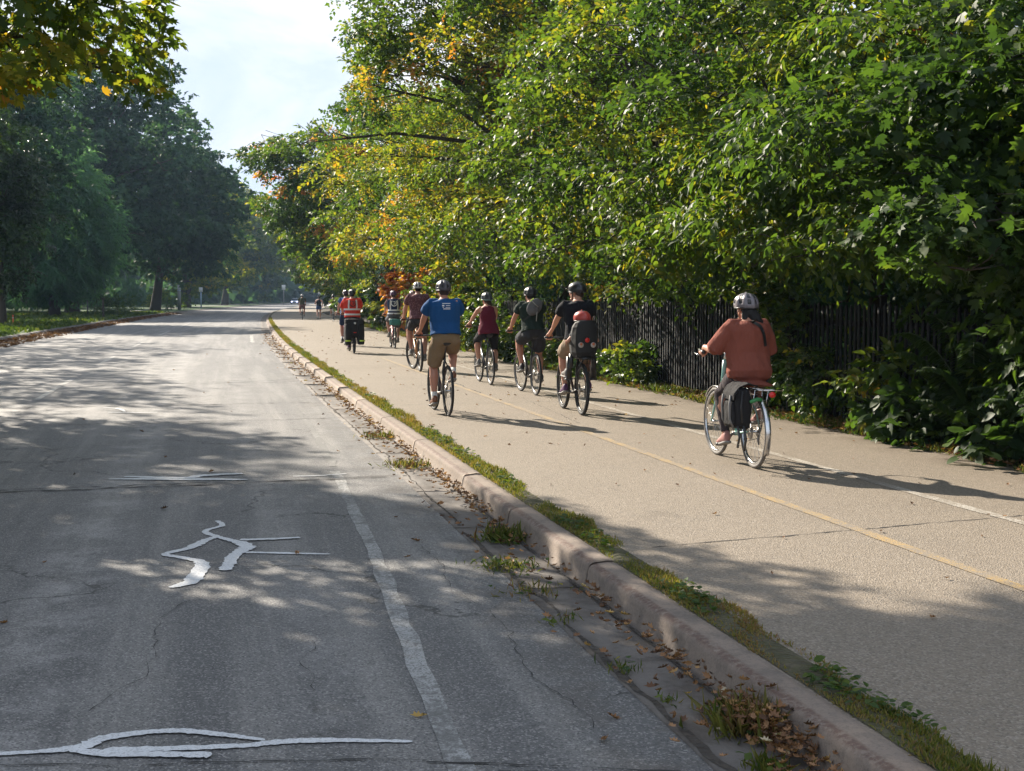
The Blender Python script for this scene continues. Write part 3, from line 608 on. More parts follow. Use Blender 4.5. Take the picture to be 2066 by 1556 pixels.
    if sd.get('sleeve',.6)>0 and not sd.get('tank'):
        for s in (-1,1):
            l=limbs[s]; L=sd.get('sleeve',.6); a=c.get('arm',1.)*g; fs=sd.get('sflare',1.)
            pts=[l['S']+np.array([-s*.10,0,-.004]),l['S']+np.array([-s*.01,0,-.002]),lerp(l['S'],l['E'],min(L,1)*.5),lerp(l['S'],l['E'],min(L,1))]; rr=[.062*a,.070*a,.069*a*fs,.068*a*fs]
            if L>1: pts.append(lerp(l['E'],l['W'],L-1)); rr.append(.05*a)
            b.tube(pts,rr,16)
    so=remesh(b,sd.get('name','shirt'),sd['mat'],root,vx*1.15,2,sd.get('wr',.007),sd.get('wsc',8.))
    kids['shirt']=so
    if 'vest' in c:
        b=MB(); q=[(r[0],r[1]+.02,r[2]+.012,r[3]) for r in rows if .0<=r[0]<=.92]
        torso(b,add+.004,[(c['vest'].get('hem',.0),hw+.025,.14*g,-.01)]+[r for r in q if r[0]>c['vest'].get('hem',0)+.05]+[(.975,.10,.078,-.012)],28)
        kids['vest']=remesh(b,'vest',c['vest']['mat'],root,vx*1.1,2,.005)
    # ---- shorts / trousers
    pd=c['pants']; b=MB(); torso(b,.014 if sd.get('hem',0)>-.25 else -.002,[(-.19,hw*.75,.095*g,0),(-.12,hw*.98,.118*g,0),(0,hw*1.0,.13*g,-.005),(.10,hw*.98,.122*g,0),(.17,hw*.95,.115*g,0)],24)
    for s in (-1,1):
        l=limbs[s]; L=pd.get('len',.8); lg=c.get('legw',1.)*g; k=pd.get('flare',1.15)
        pts=[l['H']+(0,-.01,.0),lerp(l['H'],l['K'],.35*min(L,1)),lerp(l['H'],l['K'],.7*min(L,1)),lerp(l['H'],l['K'],min(L,1))]; kk=.84 if sd.get('hem',0)<-.25 else 1.; b.ball(l['H']+(0,-.01+.02*(kk<1),-.005),(.108*lg*kk,.118*lg*kk,.108*lg*kk)); rr=[.108*lg,.101*lg*k**.5,.088*lg*k,.078*lg*k]
        if L>1:
            q=L-1; pts+=[lerp(l['K'],l['A'],.3*q),lerp(l['K'],l['A'],.65*q),lerp(l['K'],l['A'],q)]; rr=[.104*lg,.096*lg,.073*lg,.063*lg,.067*lg,.053*lg,.040*lg]
        b.tube(pts,rr,18)
    kids['pants']=remesh(b,pd.get('name','shorts'),pd['mat'],root,vx*1.15,2,.006,9.)
    # ---- shoes, socks
    for s in (-1,1):
        l=limbs[s]; A,T=l['A'],l['T']; d=T-A; d[2]=d[2]; f=nrm(np.array([d[0],d[1],T[2]-A[2]+.055])); dn=nrm(np.cross(np.cross(f,[0,0,1.]),f)); 
        heel=A-f*.06-dn*.06; b=MB(); q=np.cross(f,dn); Q=lambda x,w,h0,h1: [heel+f*x+q*w*math.cos(t)+dn*((h0+h1)/2+(h1-h0)/2*math.sin(t)) for t in np.linspace(0,2*math.pi,14,endpoint=False)]
        b.loft([Q(0,.025,-.015,.07),Q(.02,.036,-.022,.095),Q(.07,.038,-.022,.10),(Q(.11,.036,-.022,.075)),Q(.17,.045,-.022,.05),Q(.22,.044,-.022,.036),Q(.262,.028,-.018,.022),Q(.275,.012,-.01,.010)])
        o=b.build('shoe',c['shoe'],root); 
        b=MB(); b.loft([[heel+f*x+q*w*1.08*sg-dn*zz for sg,zz in ((-1,.030),(1,.030),(1,.010),(-1,.010))] for x,w in ((-.006,.026),(.05,.04),(.12,.038),(.18,.047),(.23,.045),(.272,.022))]); b.build('sole',c.get('sole',paint('sole_grey',(.25,.24,.23),.8)),o)
        if c.get('sock'):
            MB().tube([A+(0,0,-.02),A,lerp(A,l['K'],c.get('sockh',.2))],[.042,.040,.043],12).build('sock',c['sock'],root)
    # ---- hair, helmet
    if c.get('hair'):
        b=MB(); b.ball(hp(0,-.022,.035),(.083,.092,.098),16,10,HM); b.ball(hp(0,-.055,-.03),(.066,.052,.06),14,8,HM)
        for pts,rr in c.get('locks',[]): b.tube([hp(*p) for p in pts],rr,10,True,True)
        remesh(b,'hair',c['hair'],root,max(vx,.008),2,.005,30.)
    if c.get('helmet'):
        helmet(root,hp,HM,c['helmet'],far)
    if c.get('cap'):
        b=MB(); b.ball(hp(0,-.01,.06),(.088,.105,.085),18,10,HM); b.ball(hp(0,.10,.045),(.06,.06,.010),12,6,HM); b.build('cap',c['cap'],root)
    if c.get('glasses'):
        b=MB()
        for s in (-1,1): b.torus((0,0,0),.024,.003,n=14,m=5); 
        b=MB()
        for s in (-1,1): b.ball(hp(s*.034,.096,.016),(.026,.006,.019),10,6,HM); b.tube([hp(s*.058,.088,.02),hp(s*.080,.03,.016),hp(s*.081,-.01,.012)],.0035,5)
        b.build('glasses',paint('amber_lens',(.35,.22,.02),.15),root)
    kids['limbs']=limbs; kids['root']=root; kids['hp']=hp; kids['ring']=ring; kids['frame']=(pel,sp,n_)
    return kids
def helmet(root,hp,HM,hc,far):
    """vented shell over the skull: strips of shell between long vents, a rim and straps"""
    NL,NA=(10,24) if far else (14,40); r=np.array((.103,.138,.108))*hc.get('s',1.); sol=hc.get('solid',False)
    def pt(i,j):
        th=R(8)+ (R(110)-R(8))*i/NL; ph=2*math.pi*j/NA; q=np.array([math.sin(th)*math.cos(ph),math.sin(th)*math.sin(ph),math.cos(th)])*r
        if q[1]<0: q[1]*=1.02; q[2]-=.012*(q[1]/r[1])**2*(1 if i>NL*.7 else .3)
        else: q[2]+=.012*(q[1]/r[1])**2*(i/NL)
        if not sol: q*=1+.035*math.cos(ph*8)*math.sin(th)**2
        return hp(q[0],q[1]-.012,q[2]+.036)
    V=[pt(i,j) for i in range(NL+1) for j in range(NA)]+[hp(0,-.012,.045+r[2])]; Fs=[]
    for i in range(NL):
        for j in range(NA):
            if not sol and i in range(3 if not far else 2,NL-3) and (j%5 in (1,2)) and i not in (NL//2,): continue
            k=(j+1)%NA; Fs.append((i*NA+j,(i+1)*NA+j,(i+1)*NA+k,i*NA+k))
    for j in range(NA): Fs.append((len(V)-1,j,(j+1)%NA))
    b=MB(); b.add(V,Fs); o=b.build('tmp_h',hc['mat'],None,True)
    m=o.modifiers.new('s','SOLIDIFY'); m.thickness=.018; m.offset=-1
    if not far: m=o.modifiers.new('b','BEVEL'); m.width=.004; m.segments=1; m.limit_method='ANGLE'
    dg=bpy.context.evaluated_depsgraph_get(); me=bpy.data.meshes.new_from_object(o.evaluated_get(dg)); me.name='helmet'; bpy.data.objects.remove(o,do_unlink=True)
    me.polygons.foreach_set('use_smooth',np.ones(len(me.polygons),bool)); h=link(bpy.data.objects.new('helmet',me),root)
    b=MB(); b.ball(hp(0,-.012,.048),r*np.array([.93,.93,.90]),18,10,HM); b.build('liner',M_BLK,h)
    rim=[pt(NL,j) for j in range(NA)]; b=MB(); b.tube(rim+[rim[0]],.006,6,False); b.build('rim',hc.get('rim',M_BLK),h)
    if hc.get('visor'): 
        b=MB(); b.loft([[hp(x,y,z) for x,y,z in ((-.075,.09,.055),(-.05,.155,.045),(.05,.155,.045),(.075,.09,.055),(.05,.15,.054),(-.05,.15,.054))],[hp(x*.9,y,z+.004) for x,y,z in ((-.075,.09,.055),(-.05,.15,.045),(.05,.15,.045),(.075,.09,.055),(.05,.148,.054),(-.05,.148,.054))]]); b.build('visor',hc['mat'],h)
    if not far:
        b=MB()
        for s in (-1,1): b.tube([hp(s*.085,.03,.03),hp(s*.078,.02,-.05),hp(s*.03,.05,-.118)],.004,5); b.tube([hp(s*.085,-.06,.02),hp(s*.080,.015,-.045)],.004,5)
        b.build('chin_strap',M_BLK,root)
    if hc.get('badge'): MB().ball(hp(0,-.142,.005),(.018,.008,.014),8,6,HM).build('reflector',paint('reflector_white',(.8,.8,.78),.4),h)
def project_back(so,pts2,off=.004):
    """lay 2-D outlines (x, z) on the back of a garment"""
    bm=bmesh.new(); bm.from_mesh(so.data); t=BVHTree.FromBMesh(bm); out=[]
    for x,y,z in pts2:
        h=t.ray_cast(Vector((x,y-1.,z)),Vector((0,1,0)))
        p=np.array(h[0])+(0,-off,0) if h[0] is not None else np.array([x,y,z]); out.append(p)
    bm.free(); return out
def back_strip(so,line,w,name,mat,parent,off=.004):
    line=np.array(line,float); n=max(2,int(np.sum(np.linalg.norm(np.diff(line,axis=0),axis=1))/.012)); cs=np.concatenate([[0],np.cumsum(np.linalg.norm(np.diff(line,axis=0),axis=1))]); u=np.linspace(0,cs[-1],n+1)
    p=np.stack([np.interp(u,cs,line[:,0]),np.interp(u,cs,line[:,1])],1); tg=nrm(np.gradient(p,axis=0)); q=np.stack([-tg[:,1],tg[:,0]],1); P=[]
    for k in (-1,0,1): P+= [(a[0],0,a[1]) for a in p+q*w/2*k]
    V=project_back(so,P,off); m=n+1; b=MB(); b.add(V,[(r*m+i,r*m+i+1,(r+1)*m+i+1,(r+1)*m+i) for r in range(2) for i in range(n)])
    return b.build(name,mat,parent,True)
def band(so,z,h,name,mat,parent,cx=0.,off=.005,tilt=0.,n=56):
    bm=bmesh.new(); bm.from_mesh(so.data); t=BVHTree.FromBMesh(bm); co=np.array([v.co for v in bm.verts]); sel=co[np.abs(co[:,2]-z)<.03]; cy=sel[:,1].mean(); V=[]
    for dz in (-h/2,h/2):
        for i in range(n):
            a=2*math.pi*i/n; d=Vector((math.cos(a),math.sin(a),0)); o=Vector((cx,cy,z+dz+tilt*math.sin(a)))
            hit=t.ray_cast(o,d,.45); r=(hit[3] if hit[0] is not None else .15); q=o+d*(r+off); V.append(tuple(q))
    bm.free(); b=MB(); b.add(V,[(i,(i+1)%n,n+(i+1)%n,n+i) for i in range(n)]); return b.build(name,mat,parent,True)
def rider(label,loc,head,bk,c,Ht=1.72,lean=.22,sho=None,sw=.19,yaw=0.,pitch=-.05,head_up=None,hipz=.065,hands=None,toe_dn=.04,**kw):
    """joints of somebody sitting on bike bk"""
    sd=bk['sad']; pel=sd+np.array([0,.01,hipz]); tl=.285*Ht if sho is None else sho
    sp=np.array([0,math.sin(lean),math.cos(lean)])*tl; nk=pel+sp+np.array([0,0,.012]); hd=nk+np.array([0,.05+.06*math.sin(lean),.122*Ht/1.72])
    S=[pel+sp*.93+np.array([s*(sw-.02),-.0,0]) for s in (-1,1)]; g=bk['grip'] if hands is None else hands
    wr=[np.asarray(g[i])+np.array([0,-.075,.045]) for i in (0,1)]
    hip=[pel+np.array([s*.088,.0,-.035]) for s in (-1,1)]; ank=[];toe=[]
    for i in (0,1):
        p=bk['ped'][i]+np.array([-(-1,1)[i]*.01,0,0]); ank.append(p+np.array([0,-.125,.105])); toe.append(p+np.array([0,.075,.045-toe_dn]))
    J=dict(pelvis=pel,neck=nk,head=hd,sho=S,wrist=wr,grip=g,gd=bk['gd'],hip=hip,ankle=ank,toe=toe,arm=(.172*Ht,.152*Ht),leg=(.248*Ht,.245*Ht),sw=sw,yaw=yaw,pitch=pitch,**kw)
    return person(label,loc,head,J,c)
SK1=skin('skin_light',(.50,.27,.19)); SK2=skin('skin_tan',(.42,.215,.145)); SK3=skin('skin_ruddy',(.47,.235,.165))
HAIRB=paint('hair_black',(.007,.006,.006),.8,0,.3,0,200,.4); HAIRN=paint('hair_brown',(.04,.022,.014),.75,0,.3,0,200,.4)
C_RUST=cloth('cloth_rust',(.205,.062,.042)); C_BLUE=cloth('cloth_blue',(.014,.075,.215)); C_KHAKI=cloth('cloth_khaki',(.235,.165,.10)); C_BLACK=cloth('cloth_black',(.011,.012,.016))
C_CHAR=cloth('cloth_charcoal',(.036,.036,.042)); C_MAR=cloth('cloth_maroon',(.125,.014,.030)); C_PAT=cloth('cloth_plum_print',(.105,.043,.050),(.19,.095,.10),34.); C_NAVY=cloth('cloth_navy',(.020,.034,.085))
C_RVEST=cloth('cloth_hi_vis_red',(.62,.045,.025)); C_BVEST=cloth('cloth_blue_vest',(.03,.07,.26)); C_GREY=cloth('cloth_grey',(.12,.12,.13)); C_YEL=cloth('cloth_yellow',(.68,.46,.03)); C_LEG=cloth('cloth_leggings',(.045,.036,.040)); C_STONE=cloth('cloth_stone',(.27,.205,.145)); C_OLIVE=cloth('cloth_olive',(.05,.055,.03)); C_MAUVE=cloth('cloth_mauve',(.17,.09,.095)); C_DBLUE=cloth('cloth_denim',(.05,.09,.22)); C_TEAL=cloth('cloth_teal_bag',(.07,.22,.20)); C_DGRN=cloth('cloth_dark_green',(.018,.030,.024))
REFL=paint('reflective_tape',(.72,.70,.68),.4); LIME=paint('lime_tape',(.55,.75,.06),.5); WHT=paint('white_print',(.72,.74,.76),.6)
SH_BLK=paint('shoe_black',(.022,.022,.026),.6); SH_TAN=paint('shoe_leather',(.20,.075,.035),.5); SH_PINK=paint('shoe_pink',(.36,.17,.15),.7); SH_GRY=paint('shoe_grey',(.13,.125,.12),.7); SOCKW=paint('sock_white',(.68,.67,.65),.9); SH_PUR=paint('shoe_purple',(.09,.03,.10),.6)
def hmat(n,c,r=.3): return paint('helmet_'+n,c,max(r,.34),0,.15,.12)
FB=lambda n,c: paint('frame_'+n,c,.3,.1,.1,.5)
# 1 woman in the rust shirt -----------------------------------------------------------------
H_=R(10.2); L_=(2.27,12.02)
_,bk=make_bike('silver city bicycle with swept bar and chrome mudguards nearest the camera',L_,H_,FB('celadon',(.20,.40,.36)),bar='swept',sad=(.15,.835),bh=1.085,bw=.325,by=.60,crank=R(-42),rack='wide',guards=M_CHR,light=True,rim=M_CHR,tyre=paint('tyre_cream',(.12,.11,.10),.7),step=True,saddle=paint('saddle_teal',(.03,.14,.15),.5),stand=False,steer=R(2))
k=rider('person in a loose rust T-shirt and dark leggings riding with a silver helmet',L_,H_,bk,dict(skin=SK2,build=1.06,voxel=.0065,shirt=dict(mat=C_RUST,hem=-.30,flare=.028,add=.018,sleeve=1.08,sflare=1.2,wr=.014,wsc=6.5,box=.02,hemw=.0),pants=dict(mat=C_LEG,len=1.93,name='leggings',flare=1.),shoe=SH_PINK,
  hair=HAIRB,locks=[([(0,-.08,-.03),(.03,-.12,-.11),(.055,-.125,-.17),(.075,-.115,-.22)],[.055,.055,.048,.032]),([(-.05,-.06,-.05),(-.06,-.075,-.12),(-.045,-.085,-.17)],[.032,.028,.016]),([(.03,-.09,-.08),(.09,-.10,-.15),(.14,-.085,-.20)],[.045,.042,.03])],
  helmet=dict(mat=hmat('silver',(.17,.15,.165),.25),badge=True)),Ht=1.66,lean=.12,sw=.175,yaw=R(14),hw=.172,ww=.168,cw=.165,epole=[(-.55,-.35,-.9),(.15,-.3,-1)])
so=k['shirt']; back_strip(so,[(-.015,1.385),(.07,1.33),(.115,1.24),(.135,1.14)],.032,'bag_strap',M_BLK,k['root'],.008)
# pannier hung on the left of the rack
def bag_blob(mb,c,h,tp=.85,n=20,bulge=.06):
    c=np.array(c);h=np.array(h); rows=[]
    for z,k_ in ((-1,.80),(-.92,.93),(-.6,1),(-.1,1.0+bulge),(.4,1),(.8,tp),(.96,tp*.93),(1,tp*.8)):
        a=np.linspace(0,2*math.pi,n,endpoint=False); rows.append([c+np.array([h[0]*k_*np.sign(math.cos(t))*abs(math.cos(t))**.55,h[1]*k_*np.sign(math.sin(t))*abs(math.sin(t))**.55,h[2]*z]) for t in a])
    return mb.loft(rows)
C_CAN=cloth('pannier_canvas',(.022,.021,.022))
p=empty('pannier_bag',(L_[0],L_[1],0),H_,'black canvas pannier hanging beside the rear wheel of the nearest bicycle','bag')
b=MB(); bag_blob(b,(-.175,-.04,.575),(.085,.17,.185),.9); remesh(b,'bag_body',C_CAN,p,.008,2,.010,11.)
b=MB(); bag_blob(b,(-.265,-.05,.53),(.03,.12,.11),.9); remesh(b,'side_pocket',C_CAN,p,.008,2,.008,14.)
b=MB(); b.loft([[np.array([x,y,z]) for y in (-.215,.12)]+[np.array([x+.01,y,z-.012]) for y in (.12,-.215)] for x,z in ((-.05,.79),(-.14,.815),(-.23,.785),(-.275,.72),(-.285,.66))]); o=remesh(b,'bag_flap',C_CAN,p,.007,2,.008,12.)
for y in (-.15,.05): b=MB(); b.tube([(-.29,y,.70),(-.302,y,.60),(-.30,y-.01,.48),(-.26,y,.40)],.011,6); b.build('bag_strap',paint('webbing_grey',(.16,.155,.15),.7),p)
b=MB(); b.tube([(-.20,-.215,.74),(-.22,-.24,.6),(-.2,-.22,.45)],.008,6); b.tube([(-.24,-.2,.42),(-.225,-.22,.32),(-.235,-.20,.22)],.012,6); b.tube([(-.18,-.2,.42),(-.16,-.215,.3),(-.17,-.2,.19)],.012,6); b.build('loose_strap',M_BLK,p)
b=MB(); b.tube([(-.115,-.222,.645),(-.06,-.226,.665),(-.02,-.20,.66)],.018,8,True,True); b.build('green_tab',paint('tab_green',(.04,.22,.07),.6),p)
# 2 blue T-shirt -----------------------------------------------------------------------------
H_=R(14); L_=(-.86,17.31)
_,bk=make_bike('black hybrid bicycle ridden in the middle of the path by the blue shirt',L_,H_,FB('black',(.018,.018,.02)),sad=(.16,1.0),bh=1.07,bw=.31,crank=R(-78),steer=R(3),rim=M_RIMB)
k=rider('person in a bright blue T-shirt and khaki shorts with a grey helmet',L_,H_,bk,dict(skin=SK3,build=1.04,voxel=.0068,shirt=dict(mat=C_BLUE,hem=.04,flare=.028,add=.018,sleeve=.62,sflare=1.25,wr=.014,wsc=6.,box=.02),pants=dict(mat=C_KHAKI,len=.92,flare=1.22),shoe=SH_TAN,sock=SOCKW,hair=HAIRN,helmet=dict(mat=hmat('grey',(.085,.075,.09),.25))),Ht=1.76,lean=.19,sw=.205,yaw=R(4),hw=.172,ww=.162,cw=.182)
so=k['shirt']; zt=max(v.co.z for v in so.data.vertices)
for dz,x0,x1,w in ((.075,-.055,.055,.010),(.103,-.06,-.03,.018),(.103,-.01,.05,.008),(.125,-.055,-.035,.010),(.128,-.015,.05,.007),(.148,-.045,.05,.012)): back_strip(so,[(x0,zt-dz),(x1,zt-dz)],w,'shirt_print',WHT,k['root'])
# 3 black T-shirt with the child seat -----------------------------------------------------------
H_=R(11); L_=(.95,17.45)
_,bk=make_bike('black bicycle with wide tyres carrying the child seat',L_,H_,FB('matt_black',(.014,.014,.015)),R_=.355,tw=.026,sad=(.16,.97),bh=1.03,bw=.32,crank=R(-8),rack=True,rim=M_RIMB,wb=1.1)
k=rider('person in a black T-shirt and stone shorts looking left under a black helmet',L_,H_,bk,dict(skin=SK1,build=1.03,voxel=.0068,shirt=dict(mat=C_BLACK,hem=-.02,flare=.02,add=.016,sleeve=.6,sflare=1.15,wr=.008),pants=dict(mat=C_STONE,len=.86,flare=1.2),shoe=SH_PUR,hair=HAIRN,glasses=True,helmet=dict(mat=hmat('black',(.012,.012,.014),.3),solid=True,visor=True)),Ht=1.78,lean=.18,sw=.20,yaw=R(42),hw=.172,ww=.155,cw=.185)
cs=empty('child_seat',(L_[0],L_[1],0),H_,'black child seat mounted over the rear wheel with red and white round reflectors','child seat')
b=MB()
def seatring(z,w,y0,y1): return [np.array([w*x,y,z]) for x,y in ((-1,y1),(-1.05,(y0+y1)/2),(-.82,y0+.02),(-.4,y0),(0,y0-.005),(.4,y0),(.82,y0+.02),(1.05,(y0+y1)/2),(1,y1),(.86,y1),(.85,(y0+y1)/2),(.6,y0+.045),(0,y0+.035),(-.6,y0+.045),(-.85,(y0+y1)/2),(-.86,y1))]
b.loft([seatring(.80,.14,-.22,.02),seatring(.86,.165,-.245,.04),seatring(.98,.178,-.255,.02),seatring(1.10,.175,-.265,-.02),seatring(1.20,.165,-.272,-.08),seatring(1.26,.14,-.272,-.13),seatring(1.29,.10,-.270,-.2)]); b.box((0,-.09,.815),(.13,.12,.02))
remesh(b,'seat_shell',paint('seat_plastic',(.008,.008,.009),.7,0,.1),cs,.009,2)
b=MB(); b.tube([(.0,-.13,.80),(.0,-.02,.74),(0,.1,.66)],.014,8); b.box((0,-.1,.785),(.07,.15,.012)); b.build('mount',M_BLK,cs)
b=MB(); b.tube([(0,-.275,1.03),(0,-.288,1.03)],.032,18); b.build('red_reflector',M_RED,cs)
for s in (-1,1):
    b=MB(); b.tube([(s*.085,-.268,.965),(s*.085,-.282,.965)],.036,18); o=b.build('round_window',paint('window_pale',(.45,.42,.40),.35),cs)
    b=MB(); b.tube([(s*.085,-.280,.978),(s*.085,-.286,.978)],.020,14); b.build('window_dot',paint('orange_dot',(.5,.16,.08),.4),cs)  # small orange disc on each pale round window
    b=MB(); b.loft([[np.array([s*.155+dx,y,z]) for dx,y in ((-.022,-.05),(.022,-.05),(.022,.05),(-.022,.05))] for z,y in ((.84,0),(.65,0.))]); b.loft([[np.array([s*.17+dx,.06+dy,z]) for dx,dy in ((-.03,-.05),(.03,-.05),(.03,.05),(-.03,.05))] for z in (.80,.50)]); b.box((s*.17,.09,.49),(.045,.075,.014)); b.build('foot_rest',M_BLK,cs)
ch=dict(pelvis=np.array([0,-.09,.90]),neck=np.array([0,-.105,1.175]),head=np.array([-.03,-.085,1.285]),sho=[np.array([-.10,-.1,1.14]),np.array([.10,-.1,1.14])],wrist=[np.array([-.18,.08,1.0]),np.array([.15,.08,1.0])],hip=[np.array([-.06,-.06,.89]),np.array([.06,-.06,.89])],ankle=[np.array([-.185,.11,.60]),np.array([.185,.11,.60])],toe=[np.array([-.185,.2,.55]),np.array([.185,.2,.55])],arm=(.165,.15),leg=(.21,.2),sw=.12,yaw=R(35),pitch=-.1)
person('small child in a red helmet sitting in the child seat',L_,H_,ch,dict(skin=SK1,build=.62,voxel=.009,shirt=dict(mat=C_GREY,hem=0,add=.012,sleeve=.6,flare=.01),pants=dict(mat=C_GREY,len=.7),shoe=SH_GRY,helmet=dict(mat=hmat('red',(.48,.06,.045),.35),s=.95,solid=True)),group='children carried on bicycles')
# 4 rider with the grey sling pack -------------------------------------------------------------
H_=R(13.5); L_=(.39,21.0)
_,bk=make_bike('slim black bicycle ridden by the fence under the grey pack',L_,H_,FB('graphite',(.03,.03,.034)),sad=(.17,.97),bh=1.04,bw=.30,crank=R(28),steer=R(4),rim=M_RIM,wb=1.03)
k=rider('person in a dark green T-shirt and charcoal shorts with a black helmet',L_,H_,bk,dict(skin=SK3,build=1.03,voxel=.0075,shirt=dict(mat=C_DGRN,hem=-.02,flare=.02,add=.016,sleeve=.5,sflare=1.15),pants=dict(mat=C_CHAR,len=.74,flare=1.3),shoe=SH_BLK,hair=HAIRB,helmet=dict(mat=hmat('black',(.012,.012,.014),.3))),Ht=1.72,lean=.32,sw=.195,yaw=R(10),hw=.17,ww=.155,cw=.18)
bp=empty('sling_pack',(L_[0],L_[1],0),H_,'small grey sling pack worn on the back of the dark green shirt','bag')
zc=k['root']; pel,sp,n_=k['frame']; c0=pel+sp*.72-n_*.20
b=MB(); M_=rot(0,0,R(38))@np.eye(3); b.ball(c0,(.115,.062,.16),18,12,M_); b.ball(c0-n_*.035-np.array([.01,0,.05]),(.085,.05,.09),14,10,M_); remesh(b,'pack_body',C_GREY,bp,.008,2,.006)
so=k['shirt']; xz=lambda u,x: (x,(pel+sp*u)[2])
back_strip(so,[xz(.72,-.02),xz(.90,.07),xz(1.0,.12)],.03,'pack_strap',paint('strap_black',(.02,.02,.02),.7),bp,.012); back_strip(so,[xz(.60,-.05),xz(.45,-.13),xz(.40,-.16)],.03,'pack_strap',paint('strap_black',(.02,.02,.02),.7),bp,.012)
b=MB(); q=c0-n_*.066; b.tube([q+(-.07,0,.09),q+(-.01,-.012,.03),q+(.05,0,-.02)],.010,6); b.tube([q+(.03,0,-.08),q+(.02,-.01,-.17),q+(.015,0,-.25)],.009,6); b.build('pack_webbing',paint('webbing_pale',(.30,.30,.29),.7),bp); 
b=MB(); b.tube([q+(-.085,.0,.075),q+(-.03,-.008,.125)],.010,6); b.build('lime_zip',LIME,bp)
# 5 maroon tank top ----------------------------------------------------------------------------
H_=R(13); L_=(-.39,23.5)
_,bk=make_bike('dark bicycle ridden along the fence by the maroon tank top',L_,H_,FB('slate',(.05,.055,.07)),sad=(.17,.92),bh=1.06,bw=.30,crank=R(12),steer=R(2),rim=M_RIM)
k=rider('person in a maroon tank top and dark leggings with a striped helmet',L_,H_,bk,dict(skin=SK1,build=1.0,voxel=.0078,arm=.85,shirt=dict(mat=C_MAR,hem=-.16,flare=.018,add=.012,tank=True,wr=.007,name='tank_top'),pants=dict(mat=C_BLACK,len=1.4,name='leggings',flare=1.),shoe=SH_GRY,hair=HAIRN,locks=[([(0,-.07,-.04),(.03,-.10,-.12),(.05,-.10,-.17)],[.05,.045,.025])],helmet=dict(mat=hmat('teal_black',(.045,.055,.06),.3),rim=paint('helmet_rim_mint',(.25,.45,.42),.4))),Ht=1.60,lean=.24,sw=.172,yaw=R(12),hw=.175,ww=.135,cw=.15)
# 6 plum printed shirt --------------------------------------------------------------------------
H_=R(12.5); L_=(-1.98,27.75)
_,bk=make_bike('ochre framed bicycle with fat tyres behind the plum printed shirt',L_,H_,FB('ochre',(.42,.18,.04)),R_=.355,tw=.027,sad=(.16,1.06),bh=1.12,bw=.30,crank=R(18),steer=R(14),rim=M_RIMB,wb=1.08)
k=rider('person in a plum printed shirt and navy shorts with a white vented helmet',L_,H_,bk,dict(skin=SK2,build=1.04,voxel=.0085,shirt=dict(mat=C_PAT,hem=-.02,flare=.025,add=.017,sleeve=.6,sflare=1.15),pants=dict(mat=C_CHAR,len=.72,flare=1.15),shoe=SH_GRY,hair=HAIRB,helmet=dict(mat=hmat('white',(.40,.39,.38),.3))),Ht=1.88,lean=.2,sw=.21,yaw=R(2),hw=.172,ww=.16,cw=.19)
# 7 yellow jersey ---------------------------------------------------------------------------------
H_=R(12); L_=(-2.72,36.0)
_,bk=make_bike('dark bicycle half hidden ahead of the plum printed shirt',L_,H_,FB('ink',(.03,.03,.05)),sad=(.16,.97),bh=1.02,crank=R(-80),far=True)
rider('person in a yellow jersey half hidden beyond the plum printed shirt',L_,H_,bk,dict(skin=SK1,voxel=.010,shirt=dict(mat=C_YEL,hem=-.02,sleeve=.5),pants=dict(mat=C_BLACK,len=.8),shoe=SH_GRY,sock=SOCKW,hair=HAIRN,helmet=dict(mat=hmat('rose',(.42,.24,.24),.3))),Ht=1.74,lean=.25,sw=.20)
# 8 navy vest with the white emblem ----------------------------------------------------------------
H_=R(11.5); L_=(-3.66,40.2)
_,bk=make_bike('red step through bicycle with a mint crate bag on its rack',L_,H_,FB('red',(.30,.03,.03)),sad=(.16,.98),bh=1.05,crank=R(30),far=True,rack=True,step=True,tw=.026)
def emblem(so,zc,r,mat,parent,cx=0,full=False):
    a=np.linspace(R(130),R(410),26) if not full else np.linspace(0,2*math.pi,30)
    back_strip(so,[(cx+r*math.cos(t),zc+r*math.sin(t)) for t in a],r*.32,'emblem',mat,parent,.006)
    back_strip(so,[(cx+r*.42*math.cos(t),zc+r*.1+r*.42*math.sin(t)) for t in np.linspace(R(-100),R(120),12)],r*.28,'emblem',mat,parent,.006)
def vest_marks(k,mat_e,tape=REFL,zs_=(.30,.10),em=True,w=.045,er=.09):
    pel,sp,n_=k['frame']; so=k['vest']; z=lambda u:(pel+sp*u)[2]; rt=k['root']
    for u in zs_: band(so,z(u),w,'reflective_band',tape,rt)
    for s in (-1,1): back_strip(so,[(s*.115,z(zs_[0])+.02),(s*.12,z(.6)),(s*.105,z(.93))],w*.85,'reflective_band',tape,rt,.008)
    if em: emblem(so,z(.74),er,mat_e,rt)
k=rider('person in a navy reflective vest with a white round emblem and purple helmet',L_,H_,bk,dict(skin=SK1,voxel=.010,shirt=dict(mat=C_MAUVE,hem=-.02,sleeve=.8),vest=dict(mat=C_NAVY,hem=-.02),pants=dict(mat=C_GREY,len=.9),shoe=SH_GRY,hair=HAIRN,helmet=dict(mat=hmat('purple',(.13,.045,.13),.3))),Ht=1.76,lean=.2,sw=.195)
vest_marks(k,WHT)
b=MB(); bag_blob(b,(0,-.12,.83),(.17,.15,.10),1.0); cb=empty('crate_bag',(L_[0],L_[1],0),H_,'mint green bag strapped on the rack behind the navy vest','bag'); remesh(b,'bag_body',C_TEAL,cb,.012,2)
b=MB()
for y in (-.18,-.04): b.tube([(-.18,y,.75),(-.178,y-.002,.92),(0,y,.945),(.178,y-.002,.92),(.18,y,.75)],.008,6)
b.build('bag_strap',M_BLK,cb)
